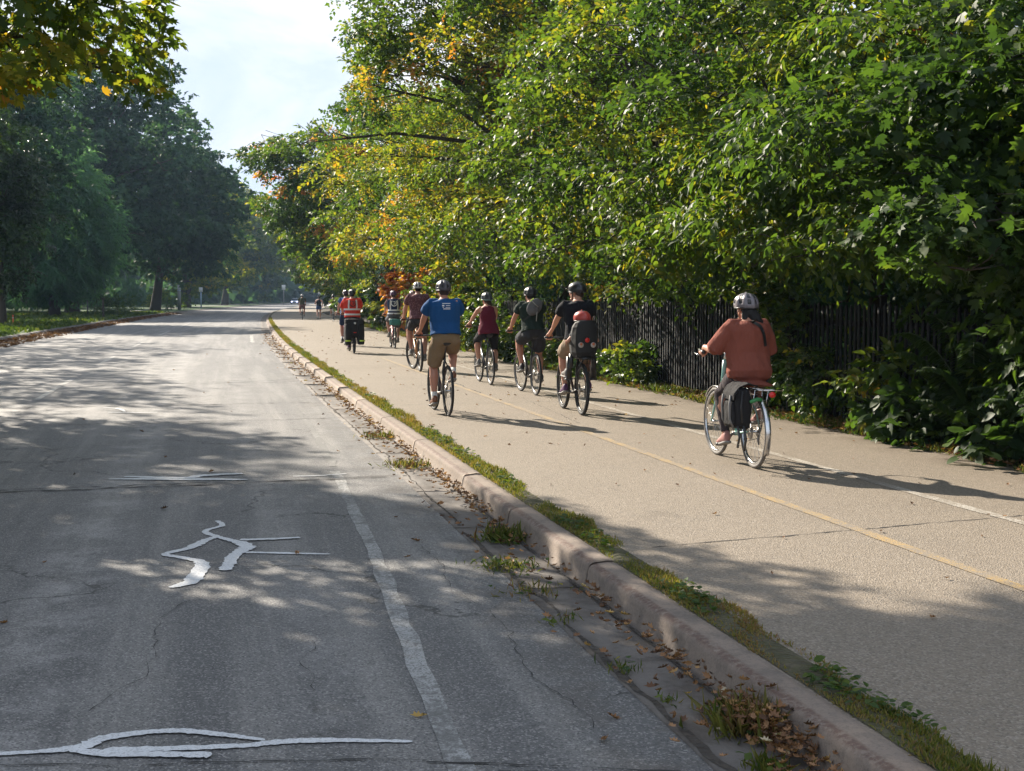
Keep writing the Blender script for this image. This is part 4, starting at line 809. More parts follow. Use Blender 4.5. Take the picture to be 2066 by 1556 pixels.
# 9 red hi-vis rider on a cargo bicycle --------------------------------------------------------------
H_=R(12.5); L_=(-4.52,36.9)
_,bk=make_bike('long tail cargo bicycle with small wheels under black panniers',L_,H_,FB('jet',(.016,.016,.018)),R_=.27,tw=.03,wb=1.45,sad=(.42,.98),bh=1.12,bw=.31,by=.98,crank=R(-100),far=True,rack=True,stand=True,steer=R(3))
for q in bk['ped']: q[1]+=.0
k=rider('person in a red reflective vest and shirt with a black helmet',L_,H_,bk,dict(skin=SK2,build=1.08,voxel=.010,shirt=dict(mat=C_RVEST,hem=-.06,sleeve=.85,sflare=1.25,box=.02),vest=dict(mat=C_RVEST,hem=-.06),pants=dict(mat=C_CHAR,len=.85),shoe=SH_PUR,hair=HAIRB,helmet=dict(mat=hmat('black',(.012,.012,.014),.3))),Ht=1.80,lean=.14,sw=.22,hw=.18,ww=.175,cw=.195)
vest_marks(k,paint('emblem_brown',(.06,.012,.012),.7),zs_=(.40,.12),w=.05)
cp=empty('cargo_pannier',(L_[0],L_[1],0),H_,'large black double pannier with lime tape on the cargo bicycle','bag')
for s in (-1,1):
    b=MB(); bag_blob(b,(s*.185,-.02,.55),(.095,.27,.30),1.0,20,.02); o=remesh(b,'bag_body',C_CAN,cp,.012,2,.006); b=MB(); b.box((s*.205,-.298,.365),(.075,.004,.02)); b.build('lime_band',LIME,cp)
b=MB(); bag_blob(b,(0,-.04,.90),(.275,.23,.085),1.0,20,.02); bag_blob(b,(0,-.17,.66),(.12,.12,.20),1.0,20,.02); remesh(b,'top_deck',C_CAN,cp,.012,2,.006)
b=MB(); b.loft([[np.array([x*w,-.283,z]) for x in (-1,1)]+[np.array([x*w,-.276,z]) for x in (1,-1)] for z,w in ((.83,.012),(.86,.03),(.89,.03))]); b.build('badge',WHT,cp); b=MB(); b.box((0,-.29,.60),(.04,.006,.012)); b.build('rear_reflector',M_RED,cp)
# 10 blue vest ------------------------------------------------------------------------------------------
H_=R(11.5); L_=(-5.42,42.3)
_,bk=make_bike('pink framed bicycle beside the cargo bicycle',L_,H_,FB('pink',(.40,.10,.28)),sad=(.16,1.0),bh=1.05,crank=R(-85),far=True)
k=rider('person in a royal blue reflective vest and navy shorts beside the red vest',L_,H_,bk,dict(skin=SK3,voxel=.010,shirt=dict(mat=C_DBLUE,hem=-.0,sleeve=.4),vest=dict(mat=C_BVEST,hem=-.0),pants=dict(mat=C_NAVY,len=.85,flare=1.2),shoe=SH_BLK,sock=SOCKW,hair=HAIRB,helmet=dict(mat=hmat('aubergine',(.06,.03,.055),.3))),Ht=1.80,lean=.2,sw=.20)
vest_marks(k,WHT,zs_=(.28,.02))
# 11, 12 far riders, 13 walker -----------------------------------------------------------------------------
H_=R(11); L_=(-11.75,85.)
_,bk=make_bike('distant dark bicycle beyond the blue vest',L_,H_,FB('soot',(.02,.02,.02)),sad=(.16,.97),bh=1.02,crank=R(20),far=True)
rider('person in dark clothes riding far ahead beyond the blue vest',L_,H_,bk,dict(skin=SK2,voxel=.014,far=True,shirt=dict(mat=C_GREY,hem=0,sleeve=.6),pants=dict(mat=C_BLACK,len=.9),shoe=SH_BLK,hair=HAIRB,helmet=dict(mat=hmat('black',(.012,.012,.014),.3))),Ht=1.76,sw=.2)
H_=R(9); L_=(-14.95,92.)
_,bk=make_bike('distant bicycle with fat tyres farthest along the kerb',L_,H_,FB('soot',(.02,.02,.02)),R_=.355,tw=.03,sad=(.16,.99),bh=1.05,crank=R(160),far=True)
rider('person with a dark olive backpack riding farthest along the kerb',L_,H_,bk,dict(skin=SK2,voxel=.014,far=True,shirt=dict(mat=C_OLIVE,hem=0,sleeve=.9),pants=dict(mat=C_MAUVE,len=.8),shoe=SH_BLK,hair=HAIRB,helmet=dict(mat=hmat('pale',(.5,.5,.5),.3))),Ht=1.78,lean=.2,sw=.22)
b=MB(); b.ball((0,.0,1.33),(.15,.10,.22)); o=empty('backpack',(L_[0],L_[1],0),H_,'dark backpack on the rider farthest along the kerb','bag'); b.build('pack_body',C_OLIVE,o); b=MB(); b.tube([(-.11,-.03,1.5),(-.11,.1,1.54),(-.12,.22,1.45)],.02,6); b.tube([(.11,-.03,1.5),(.11,.1,1.54),(.12,.22,1.45)],.02,6); b.build('pack_strap',M_BLK,o)
L_=(-13.85,92.6); zh=.93
J=dict(pelvis=np.array([0,0,.96]),neck=np.array([0,.05,1.45]),head=np.array([0,.10,1.58]),sho=[np.array([-.17,.04,1.40]),np.array([.17,.04,1.40])],wrist=[np.array([-.22,.26,1.13]),np.array([.24,.0,1.0])],hip=[np.array([-.09,0,.92]),np.array([.09,0,.92])],ankle=[np.array([-.09,-.28,.19]),np.array([.08,.16,.10])],toe=[np.array([-.09,-.16,.05]),np.array([.08,.32,.04])],arm=(.28,.25),leg=(.42,.42),sw=.18,yaw=0,pitch=0,epole=[(-.4,-1,-.3),(.4,-1,-.3)])
person('person walking on the path in a black tank top and blue shorts',L_,R(10),J,dict(skin=SK1,voxel=.013,shirt=dict(mat=C_BLACK,hem=-.02,tank=True,name='tank_top'),pants=dict(mat=C_DBLUE,len=.45,flare=1.2),shoe=SH_GRY,hair=HAIRB,locks=[([(0,-.1,.02),(0,-.15,-.03),(0,-.14,-.12)],[.035,.035,.02])]),group=None)
# ------------------------------------------------------------------ vegetation
def m_bark():
    t=NT('bark'); ob=t.obj(); sc_=t.n('Mapping'); sc_.inputs['Scale'].default_value=(9,9,1.6); t.set(sc_,'Vector',ob)
    n=t.noise(sc_.outputs[0],1.6,6,.7); c=t.mix(n,(.018,.014,.011),(.085,.068,.052))
    return t.done(t.bsdf(c,.95,t.bump(n,1.,.03)))
MBARK=m_bark()
def pinpoly(x,y,poly):
    x=np.asarray(x);y=np.asarray(y); r=np.zeros(x.shape,bool); n=len(poly); j=n-1
    for i in range(n):
        xi,yi=poly[i];xj,yj=poly[j]; c=((yi>y)!=(yj>y))&(x<(xj-xi)*(y-yi)/((yj-yi) or 1e-9)+xi); r^=c; j=i
    return r
LIT=[(7,6.2),(2.67,6.55),(1.57,7.0),(1.13,7.8),(.45,9.7),(-.58,11.1),(-1.5,11.6),(-2.36,13.9),(-3.7,18),(-5.6,22.6),(-8.6,29),(-10.5,38),(-9.2,43),(-4,44.5),(1,46),(14,48),(40,48),(40,6)]
def wob(p): return .45*np.sin(p[:,0]*2.1+p[:,1]*1.3)+.3*np.sin(p[:,1]*3.7-p[:,0]*2.9)
def m_shade(p,keep=.02):
    """crowns on the left leave the sunlit wedge of road and path open"""
    g=p[:,:2]+SH[None]*p[:,2:3]; w=wob(p); inside=pinpoly(g[:,0]+w*.5,g[:,1]+w*.6,LIT); t=tof(g[:,0],g[:,1])
    k=np.where(t>5.4,np.where(g[:,1]<15,.62,.30),keep); return (~inside)|(rng.random(len(p))<k)
NEARWIN=[(-60,-60),(338,-60),(352,20),(368,62),(374,118),(352,170),(318,192),(285,218),(255,205),(215,196),(190,150),(140,150),(90,178),(45,214),(-60,214)]
def m_near(p):
    px,py,y=proj(p); inf=(px>-8)&(px<W+8)&(py>-8)&(py<H)&(y>.5); w=10*np.sin(p[:,0]*9)+8*np.sin(p[:,2]*11)
    ok=pinpoly(px+w,py+w*.6,NEARWIN)&(y>8.5)&(y<22); return (~inf)|ok
RE=np.array([(-400,640),(0,668),(60,664),(130,706),(200,700),(232,650),(270,585),(300,478),(345,470),(380,505),(430,520),(470,545),(520,588),(560,592),(640,600),(2000,600)],float)
LE=np.array([(-400,330),(90,330),(150,372),(195,384),(235,405),(290,425),(330,436),(345,470),(380,512),(450,545),(520,600),(2000,640)],float)
def wig(py,p): return 13*np.sin(py/9.+p[:,0]*.7)+9*np.sin(py/4.3+p[:,1])
def m_right(p):
    px,py,y=proj(p); t=tof(p[:,0],p[:,1]); ok=px>np.interp(py,RE[:,0],RE[:,1])+wig(py,p)
    clr=np.where(t<5.15,p[:,2]>np.where(p[:,1]<34,1.62+.38*(5.15-t),2.5+.25*(5.15-t))+.25*np.sin(p[:,1]*2),True); lo=np.where(y<30,np.where(t<7.,1.38+.18*np.sin(p[:,1]*1.7)+.12*np.sin(p[:,1]*4.1),.5),.25)
    return ok&clr&(p[:,2]>lo)
def m_left(p):
    px,py,y=proj(p); t=tof(p[:,0],p[:,1]); ok=px<np.interp(py,LE[:,0],LE[:,1])-wig(py,p)
    return ok&(p[:,2]>np.where(t>-11,4.0,.8))
def tree(name,label,x,y,h,c,rad,ncl,rcl,nsp,nl,L,hue,tmpl=T_RHOMB,mat=None,mask=None,droop=.35,slen=.5,asp=.62,hj=.07,hcl=.07,trunk_r=None,z0=0.,group=None,cat='tree',limbs=14,flat=.45,extra=None,bare=False,shell=.55,lean=(0,0),fan=.85,spread=.5,tt=.9,flatc=.75):
    root=empty(name,(x,y,z0),0,label,cat,group); o=np.array([x,y,z0]); c=np.asarray(c,float); rad=np.asarray(rad,float)
    d=rdir(ncl); r=shell+(1.02-shell)*rng.random(ncl)**.7; cc=c+d*rad*r[:,None]
    keep=np.ones(ncl,bool) if mask is None else mask(o+cc); 
    ch=hue+rng.normal(size=ncl)*hcl-.16*(rng.random(ncl)<.34)+.04*(rng.random(ncl)<.25)+.13*(rng.random(ncl)<.02)  # random leaf hue, plus darker clumps put in to imitate shaded depth
    if extra is not None: cc=np.concatenate([cc[keep],np.array([e[:3] for e in extra])-o]); ch=np.concatenate([ch[keep],np.array([e[3] for e in extra])])
    else: cc=cc[keep]; ch=ch[keep]
    n=len(cc); k=nsp
    if n==0: return root
    dd=rdir(n*k); dd[:,2]=np.where(dd[:,2]<-.3,-dd[:,2]*.5,dd[:,2]); rr=rcl*np.repeat(rng.uniform(.6,1.35,n),k)*(.25+.75*rng.random(n*k)**.5)
    ctr=np.repeat(cc,k,0); og=ctr+dd*rr[:,None]*np.array([1.2,1.2,flatc]); out=nrm(nrm(ctr-c)*.6+dd)
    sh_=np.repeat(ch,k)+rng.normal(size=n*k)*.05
    p,dv,nv,hu=sprays(og,out,nl,slen,droop,spread,sh_,hj,flat,fan)
    if mask is not None:
        m=mask(o+p); p,dv,nv,hu=p[m],dv[m],nv[m],hu[m]
    LL=L*np.clip(np.exp(.32*rng.normal(size=len(p))),.4,1.6)*.9
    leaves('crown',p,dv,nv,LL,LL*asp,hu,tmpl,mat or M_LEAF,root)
    # trunk and limbs
    tr=trunk_r or h*.016+.03; b=MB(); top=np.array([c[0]*tt+lean[0],c[1]*tt+lean[1],min(h*.82,c[2]+rad[2]*.45)])
    tp=[np.array([0,0,-.15])]+[lerp((0,0,0),top,u)+np.array([math.sin(u*5+x)*.12,math.cos(u*4+y)*.12,0])*u*min(h*.08,1.) for u in (.03,.15,.35,.55,.75,.92,1.)]
    b.tube(tp,[tr*1.5,tr*1.25,tr,tr*.85,tr*.7,tr*.5,tr*.3,tr*.15],9)
    idx=rng.permutation(n)[:limbs]
    for i in idx:
        e=cc[i]; u=np.clip(.30+.5*(e[2]/max(top[2],.1))*rng.uniform(.5,.9),.18,.9); s=lerp((0,0,0),top,u)
        if mask is not None and not (mask((o+lerp(s,e,.6))[None])[0] and mask((o+lerp(s,e,.85))[None])[0] and mask((o+e)[None])[0]): continue
        mid=lerp(s,e,.5)+np.array([0,0,.10*np.linalg.norm(e-s)])+rng.normal(size=3)*.08*np.linalg.norm(e-s); r0=tr*.5*(1-u*.6)
        b.tube([s,lerp(s,mid,.5)+(0,0,.02),mid,lerp(mid,e,.6),e],[r0,r0*.75,r0*.55,r0*.35,r0*.12],6)
        for q in range(3):
            if rng.random()<.8:
                e2=e+rdir(1)[0]*rcl*np.array([1,1,.7]); b.tube([lerp(mid,e,.5),lerp(mid,e2,.7),e2],[r0*.28,r0*.18,r0*.08],4,False)
    if name=='broadleaf_tree':
        for i in range(n):
            for q in range(4):
                e=cc[i]+rdir(1)[0]*rcl*np.array([1.1,1.1,.5]); m_=lerp(cc[i],e,.5)+rng.normal(size=3)*.06*rcl
                if mask is None or mask((o+e)[None])[0]: b.tube([cc[i],m_,e],[.012+.006*rcl,.009,.004],3,False)
    b.build('trunk',MBARK,root); return root
GR='trees behind the picket fence'; GL='trees on the far lawn'
def rt(y,t,h,label,c_t=0.,rad=None,**kw):
    kw['hue']=kw['hue']+.035
    x,yy=PT(y,t); x=float(x);yy=float(yy); d=dxc(y); n=math.sqrt(1+d*d); off=np.array([c_t/n,-c_t*d/n,h*.54]); rad=rad or (2.2,2.4,h*.47)
    return tree('broadleaf_tree',label,x,yy,h,off,rad,mask=m_right,z0=.12,group=GR,**dict(dict(flatc=.5),**kw))
def over(n,yr,tr,zr,hue):
    out=[]
    for i in range(n):
        p=P3(rng.uniform(*yr),rng.uniform(*tr),rng.uniform(*zr)); out.append((p[0],p[1],p[2]+.25*max(0,4.6-tof(p[0],p[1])),hue+.08*rng.normal()))
    return out
# front row, from the right edge of the photo into the distance
rt(8.6,7.6,5.6,'dark leafy tree at the right edge beyond the fern fronds',-1.0,(2.3,2.2,2.6),ncl=38,rcl=.55,nsp=37,nl=9,L=.115,hue=.26,tmpl=T_LOBED,asp=.95,extra=over(26,(9,12.8),(4.3,5.7),(1.6,3.8),.26))
rt(11.6,7.6,6.4,'dark maple with a few russet sprays right of the rust shirt',-1.2,(2.3,2.1,3.0),ncl=43,rcl=.5,nsp=37,nl=9,L=.11,hue=.28,tmpl=T_LOBED,asp=.95,hcl=.12)
rt(14.4,7.3,6.0,'young tree with drooping bright leaves above the rust shirt',-1.3,(2.2,1.9,2.9),ncl=42,rcl=.5,nsp=37,nl=9,L=.12,hue=.42,tmpl=T_OVATE,asp=.45,droop=.6,hcl=.10,extra=over(30,(12.2,18),(3.7,5.4),(1.75,3.6),.36))
rt(17.2,7.6,7.4,'shady tree with brown tinged leaves beyond the silver helmet',-1.5,(2.6,2.2,3.6),ncl=53,rcl=.55,nsp=37,nl=9,L=.10,hue=.30,tmpl=T_OVATE,asp=.6,hcl=.11)
rt(20.5,7.4,7.2,'dense green tree overhanging the fence beside the black shirt',-1.8,(2.8,2.3,3.5),ncl=57,rcl=.55,nsp=40,nl=9,L=.10,hue=.40,tmpl=T_OVATE,asp=.62,hcl=.11)
rt(24.5,7.6,8.6,'tree with bright lime leaf tips above the child seat',-1.9,(2.9,2.5,4.2),ncl=60,rcl=.6,nsp=40,nl=9,L=.105,hue=.48,tmpl=T_OVATE,asp=.62,hcl=.10)
rt(29,7.8,10.5,'tall yellowing tree with an orange patch over the maroon tank top',-1.8,(2.9,2.8,5.2),ncl=68,rcl=.7,nsp=40,nl=9,L=.11,hue=.51,hcl=.09,limbs=22)
rt(34.5,7.9,13.5,'tallest forked tree leaning out over the path beside the sky gap',-3.6,(4.4,3.2,6.4),ncl=74,rcl=.8,nsp=40,nl=9,L=.12,hue=.46,hcl=.08,limbs=44,trunk_r=.24,extra=[(rng.uniform(-4.5,0.),rng.uniform(32.5,36),rng.uniform(7.0,10.8),.45+.08*rng.normal()) for i in range(46)])
rt(40,7.2,8.5,'sunny yellow green tree above the blue shirt',-1.5,(2.6,2.7,4.2),ncl=43,rcl=.7,nsp=37,nl=9,L=.13,hue=.55,hcl=.08)
rt(46,7.4,9.2,'light green tree over the navy vest',-1.6,(2.7,2.9,4.5),ncl=44,rcl=.75,nsp=37,nl=9,L=.14,hue=.54,hcl=.08)
rt(53,7.6,10.5,'pale sunlit tree with golden sprays behind the orange bush',-2.0,(3.0,3.2,5.0),ncl=47,rcl=.8,nsp=37,nl=9,L=.15,hue=.57,hcl=.08)
rt(61,7.8,12.,'leafy green tree above the red vest',-2.3,(3.2,3.4,5.6),ncl=49,rcl=.9,nsp=37,nl=9,L=.17,hue=.54,hcl=.1)
rt(71,8.2,15.,'dark spreading oak with a crooked limb reaching over the road',-6.,(7.5,4.5,6.0),ncl=74,rcl=1.1,nsp=40,nl=9,L=.20,hue=.36,hcl=.13,limbs=44,trunk_r=.36,extra=[(rng.uniform(-15.0,-9.5),rng.uniform(68,73),rng.uniform(5.2,11.2),.86 if i%6==0 else .26) for i in range(38)])
rt(83,7.6,11.5,'rounded tree low over the path ahead of the red vest',-2.6,(4.,4.,5.4),ncl=49,rcl=1.1,nsp=37,nl=9,L=.22,hue=.47)
rt(98,7.6,12,'tree arching over the walker in the black tank top',-2.6,(4.,4.6,5.6),ncl=47,rcl=1.2,nsp=37,nl=9,L=.25,hue=.46)
rt(118,7.6,13,'farther tree at the bend of the path with a pale green crown',-2.6,(4.4,5.,6.),ncl=43,rcl=1.4,nsp=34,nl=9,L=.30,hue=.48)
rt(142,7.6,14,'hazy tree where the path leaves the view',-2.,(4.6,6.,6.5),ncl=43,rcl=1.6,nsp=34,nl=9,L=.36,hue=.44)
rt(175,8,15,'hazy tree farthest along the path',-2.,(5,8.,7.),ncl=43,rcl=2.0,nsp=31,nl=9,L=.45,hue=.42)
# second row deeper in the wood
for i,(y,t,h,lb) in enumerate([(10.5,11.5,11,'tall dark tree deep behind the fence at the right edge'),(16,12.5,13,'tall dark tree deep behind the rust shirt'),(22.5,12,13.5,'tall shaded tree deep behind the black shirt'),(29.5,13,15,'tall shaded tree deep behind the sling pack'),(38,13,16,'tall shaded tree deep behind the maroon tank top'),(48,13.5,17,'tall shaded tree deep behind the plum shirt'),(60,14,18,'tall shaded tree deep behind the red vest'),(76,15,18,'tall shaded tree deep behind the spreading oak'),(100,16,19,'tall hazy tree deep behind the walker')]):
    rt(y,t,h,lb,-.6,(3.2+i*.2,3.2+i*.3,h*.46),ncl=84,rcl=1.0+.05*i,nsp=20,nl=9,L=.17+.02*i,hue=.36+.06*math.sin(i*2.1),hcl=.09,limbs=18,trunk_r=.2)
# the wood behind reads as one dark mass
def mass(name,ys,ts,zs,n,L,hue,mask,mat=M_LEAF,power=1.,zgrow=0):
    y=rng.uniform(ys[0]**.6,ys[1]**.6,n)**(1/.6); t=rng.uniform(*ts,n); x,yy=PT(y,t); z=zs[0]+(zs[1]-zs[0])*rng.random(n)**power; z=z*(1+zgrow*(y-ys[0])/(ys[1]-ys[0]))
    cl=.5+.5*np.sin(x*1.3+z*1.9)*np.sin(yy*.9-z*1.4); k=rng.random(n)<.25+.75*cl; p=np.stack([x,yy,z],1)[k]
    if mask is not None: p=p[mask(p)]
    m=len(p); l=L*(.6+.8*rng.random(m))*(1+p[:,1]/60); d=rdir(m); d[:,2]-=.4
    o=leaves(name,p,d,rdir(m)+np.array([0,0,.7]),l,l*.7,np.clip(hue+rng.normal(size=m)*.08,0,1),T_RHOMB,mat); return tag(o,kind='stuff')
mass('woodland_foliage',(9,150),(14,24),(.2,7.5),80000,.27,.22,m_right,zgrow=1.2)
mass('undergrowth',(7,60),(6.4,14),(.1,2.4),60000,.15,.16,None,M_DARK)
mass('distant_woods',(300,520),(-70,60),(0,16),26000,.55,.3,lambda p:(tof(p[:,0],p[:,1])<-14)|(tof(p[:,0],p[:,1])>8)|(p[:,1]>440),M_DARK)
# left side ------------------------------------------------------------------------------------------
def lt(x,y,h,label,rad,cz=.56,mask=m_left,**kw): return tree(kw.pop('nm','lawn_tree'),label,x,y,h,(kw.pop('cx',0),0,h*cz),rad,mask=mask,group=GL,**kw)
lt(-29.6,75,12.5,'small grey green tree at the left edge behind the orange marker',(2.3,2.3,5.4),.58,ncl=100,rcl=.75,nsp=24,nl=9,L=.22,hue=.12,mat=M_GLOSS,shell=.2,trunk_r=.15)
lt(-35,88,21,'tall dark tree rising behind the small grey green tree',(5.6,5.5,8.5),.58,ncl=210,rcl=1.5,nsp=24,nl=9,L=.30,hue=.22,mat=M_DARK,hcl=.12,shell=.15,trunk_r=.4)
lt(-39,110,15.,'broad drooping hemlock with feathery green sprays on the lawn',(4.8,5,6.6),.52,ncl=230,rcl=.9,nsp=20,nl=14,L=.42,asp=.34,hue=.45,shell=.35,mat=M_HEML,droop=.5,slen=1.5,flat=.2,hj=.04,hcl=.05,trunk_r=.42,nm='hemlock_tree')
lt(-45,132,28,'towering dark tree behind the drooping hemlock',(10.5,9,12.5),.56,cx=2.0,ncl=300,rcl=2.3,nsp=26,nl=9,L=.44,hue=.18,mat=M_DARK,hcl=.15,shell=.2,trunk_r=.6,limbs=30)
lt(-41.5,150,24,'dark tree leaning its crown over the left side of the road',(8.0,8,11),.54,cx=3.,ncl=220,rcl=2.1,nsp=24,nl=9,L=.46,hue=.20,mat=M_DARK,hcl=.15,shell=.2,trunk_r=.5)
lt(-52,205,22,'lighter green tree by the pale pole at the far lawn',(8.5,9,10),.52,cx=2.,ncl=170,rcl=2.1,nsp=24,nl=9,L=.52,hue=.50,shell=.25,trunk_r=.8)
lt(-59,265,26,'tall hazy tree along the far left kerb',(9.5,10,12),.52,cx=3.,ncl=140,rcl=2.8,nsp=24,nl=9,L=.7,hue=.46,shell=.25,trunk_r=.6)
lt(-67,330,26,'hazy tree where the left kerb meets the bend',(11,11,12),.5,cx=3,ncl=140,rcl=3.2,nsp=24,nl=9,L=.8,hue=.42,shell=.25,trunk_r=.6)
nomask=None
for i,(x,y,h,lb) in enumerate([(-92,430,30,'blue hazed tree closing the road on the left'),(-80,450,30,'blue hazed tree closing the road behind the sign pole'),(-70,470,32,'blue hazed tree closing the road behind the car'),(-60,490,30,'blue hazed tree closing the road right of the car'),(-46,480,30,'blue hazed tree closing the road behind the walker')]):
    tree('distant_tree',lb,x,y,h,(0,0,h*.48),(11,9,h*.48),150,3.6,22,9,1.15,.26,mat=M_DARK,mask=m_left if i<2 else None,group='hazy trees at the end of the road',trunk_r=.6)
for i,(x,y,h,lb) in enumerate([(-60,118,27,'background tree behind the lawn at the left edge'),(-66,150,29,'background tree far behind the drooping hemlock'),(-64,185,28,'background tree behind the dark bush'),(-74,230,30,'background tree behind the lighter green tree'),(-84,300,26,'background tree behind the hazy kerb trees')]):
    lt(x,y,h,lb,(9,8,h*.47),.5,ncl=150,rcl=2.4,nsp=22,nl=9,L=.6,hue=.2,mat=M_DARK,shell=.2,trunk_r=.4)
mass('background_shrubbery',(95,330),(-50,-26),(.2,4.2),22000,.30,.25,m_left,M_DARK)
tree('bush','dark rounded bush on the left verge by the road',-34.5,113,1.9,(0,0,.9),(1.9,1.9,.9),26,.5,18,8,.15,.30,trunk_r=.05,cat='bush',limbs=6)
tree('bush','low green bush near the pale pole at the far lawn',-44,165,2.4,(0,0,1.1),(2.4,2.2,1.1),26,.6,16,8,.22,.42,trunk_r=.05,cat='bush',limbs=6)
# big maple just outside the left edge; one bough hangs into the photo
def m_maple(p):
    # crown leaves sunward of the visible bough are thinned so sunlight reaches it
    k=(p[:,1]-13.)/SUN[1]; q=p-SUN[None]*k[:,None]; rim=(k>1.)&(q[:,0]>-6.6)&(q[:,0]<-3.2)&(q[:,2]>3.3)&(q[:,2]<5.0)
    return m_near(p)&m_shade(p,.015)&((~rim)|(rng.random(len(p))<.03))
ex=[]
for (ax_,ay,az),(bx,by_,bz),hu,n in (((-6.2,12.6,4.9),(-3.6,13.1,4.25),.48,7),((-5.6,12.2,4.3),(-4.2,12.9,3.75),.58,4),((-6.0,13.2,4.0),(-4.6,13.3,3.6),.70,4),((-6.0,13.0,3.8),(-5.3,12.6,3.85),.74,3),((-5.0,13.5,4.5),(-3.5,13.4,3.95),.55,5)):
    for u in np.linspace(0,1,n): q=lerp((ax_,ay,az),(bx,by_,bz),u)+rng.normal(size=3)*(.10,.22,.09); ex.append((*q,hu+.07*rng.normal()))
for poly,n,h0,h1 in (([(1.5,6.7),(3.2,6.3),(6,5.7),(6,3),(1.2,3)],95,5.5,10),([(-5,4),(1.0,4),(.5,8.3),(-.9,10.3),(-5,10.3)],95,6,11),([(-7,9),(-.2,9),(-1.2,11),(-2.3,13.5),(-3.2,16),(-7,18)],70,5.5,11)):  # unseen crown clumps added to throw shade on the near road and path
    q=0
    while q<n:
        gx,gy,hh=rng.uniform(-7,6),rng.uniform(3,18),rng.uniform(h0,h1)
        if not pinpoly(np.array([gx]),np.array([gy]),poly)[0]: continue
        ex.append((gx-SH[0]*hh,gy-SH[1]*hh,hh,.43+.07*rng.normal())); q+=1
mp=tree('maple_tree','big maple outside the left edge whose yellowing bough hangs into view',-13.2,17.5,15,(3.2,-1.5,7.6),(9.,8.5,6.4),560,.85,22,9,.115,.43,T_LOBED,asp=.98,mask=m_maple,extra=ex,trunk_r=.36,limbs=60,shell=.2,slen=.45)

b=MB()
for pts,r in ((((-13.,17.4,5.2),(-9,14.6,5.7),(-6.6,13.1,4.95),(-5.2,12.95,4.3),(-4.3,13.0,3.95),(-3.8,13.05,3.8)),.075),(((-8.2,14.1,5.5),(-6.2,12.8,5.05),(-4.9,13.0,4.75),(-3.9,13.1,4.45)),.045),(((-6.3,13.05,4.8),(-5.4,12.7,4.15),(-4.7,12.75,3.8)),.025),(((-5.4,12.95,4.45),(-4.8,13.2,3.9),(-4.45,13.3,3.62)),.018)):
    q=smooth3([np.array(p)-np.array([-13.2,17.5,0]) for p in pts]); b.tube(q,np.linspace(r,r*.2,len(q)),7)
b.build('bough',MBARK,mp)
def m_out(p): 
    px,py,y=proj(p); return ~((px>-15)&(px<W)&(py>-400)&(py<H)&(y>.5))&m_shade(p,.02)
tree('maple_tree','shade tree standing on the lawn outside the left edge',-21,32,15,(1.5,0,8.5),(7.5,7,6),150,1.1,20,9,.16,.42,mask=m_out,trunk_r=.32,shell=.3)
tree('maple_tree','second shade tree farther along the lawn outside the left edge',-24,44,16,(0,0,9),(6,6,6.5),110,1.2,20,9,.18,.42,mask=m_out,trunk_r=.3,shell=.3)
tree('maple_tree','third shade tree on the lawn outside the left edge',-29.,60,18,(-1,0,10),(6.5,6.5,7.5),120,1.3,20,9,.2,.4,mask=m_out,trunk_r=.34,shell=.3)
# ------------------------------------------------------------------ fence
fx=empty('picket_fence',tuple(P3(16,5.62)),0,'long black picket fence with flat rails along the right of the path','fence'); fo=P3(16,5.62)
MFEN=paint('fence_black',(.007,.007,.008),.8,0,.3,0,30,.3); b=MB(); s=4.0
ys=[]; y=6.5
while y<62: ys.append(y); y+=.118
for i,y in enumerate(ys):
    p=P3(y,5.62)-fo; h=1.53+.012*math.sin(i*1.7)+random.uniform(-.02,.02); l=random.uniform(-.012,.012); d=float(dxc(y)); M_=np.array([[1,d,0],[-d,1,0],[0,0,1]])/1
    w=.021; c=[np.array([sx*.012,sy*w,0]) for sx,sy in ((-1,-1),(1,-1),(1,1),(-1,1))]
    lo=[p+M_@q*(1,1,0)+(0,0,.04) for q in c]; hi=[p+M_@q+(l,l,h-.05) for q in c]; tp=p+np.array([l,l,h])
    b.add(lo+hi+[tp],[(0,1,5,4),(1,2,6,5),(2,3,7,6),(3,0,4,7),(4,5,8),(5,6,8),(6,7,8),(7,4,8)])
b.build('pickets',MFEN,fx,False)
def railmb(z,hh,y0,y1):
    yy=np.arange(y0,y1,.6); return MB().loft([[P3(v,5.62+dt)-fo+(0,0,z+dz) for dt,dz in ((.018,-hh),(.045,-hh),(.045,hh),(.018,hh))] for v in yy])
for z in (.28,1.27): railmb(z,.035,6.4,62).build('rail',MFEN,fx,False)
for y in np.arange(7.0,62,2.45):
    p=P3(y,5.70)-fo; b=MB(); b.box(p+(0,0,.8),(.035,.035,.8)); b.box(p+(0,0,1.615),(.045,.045,.014)); b.build('post',MFEN,fx,False)
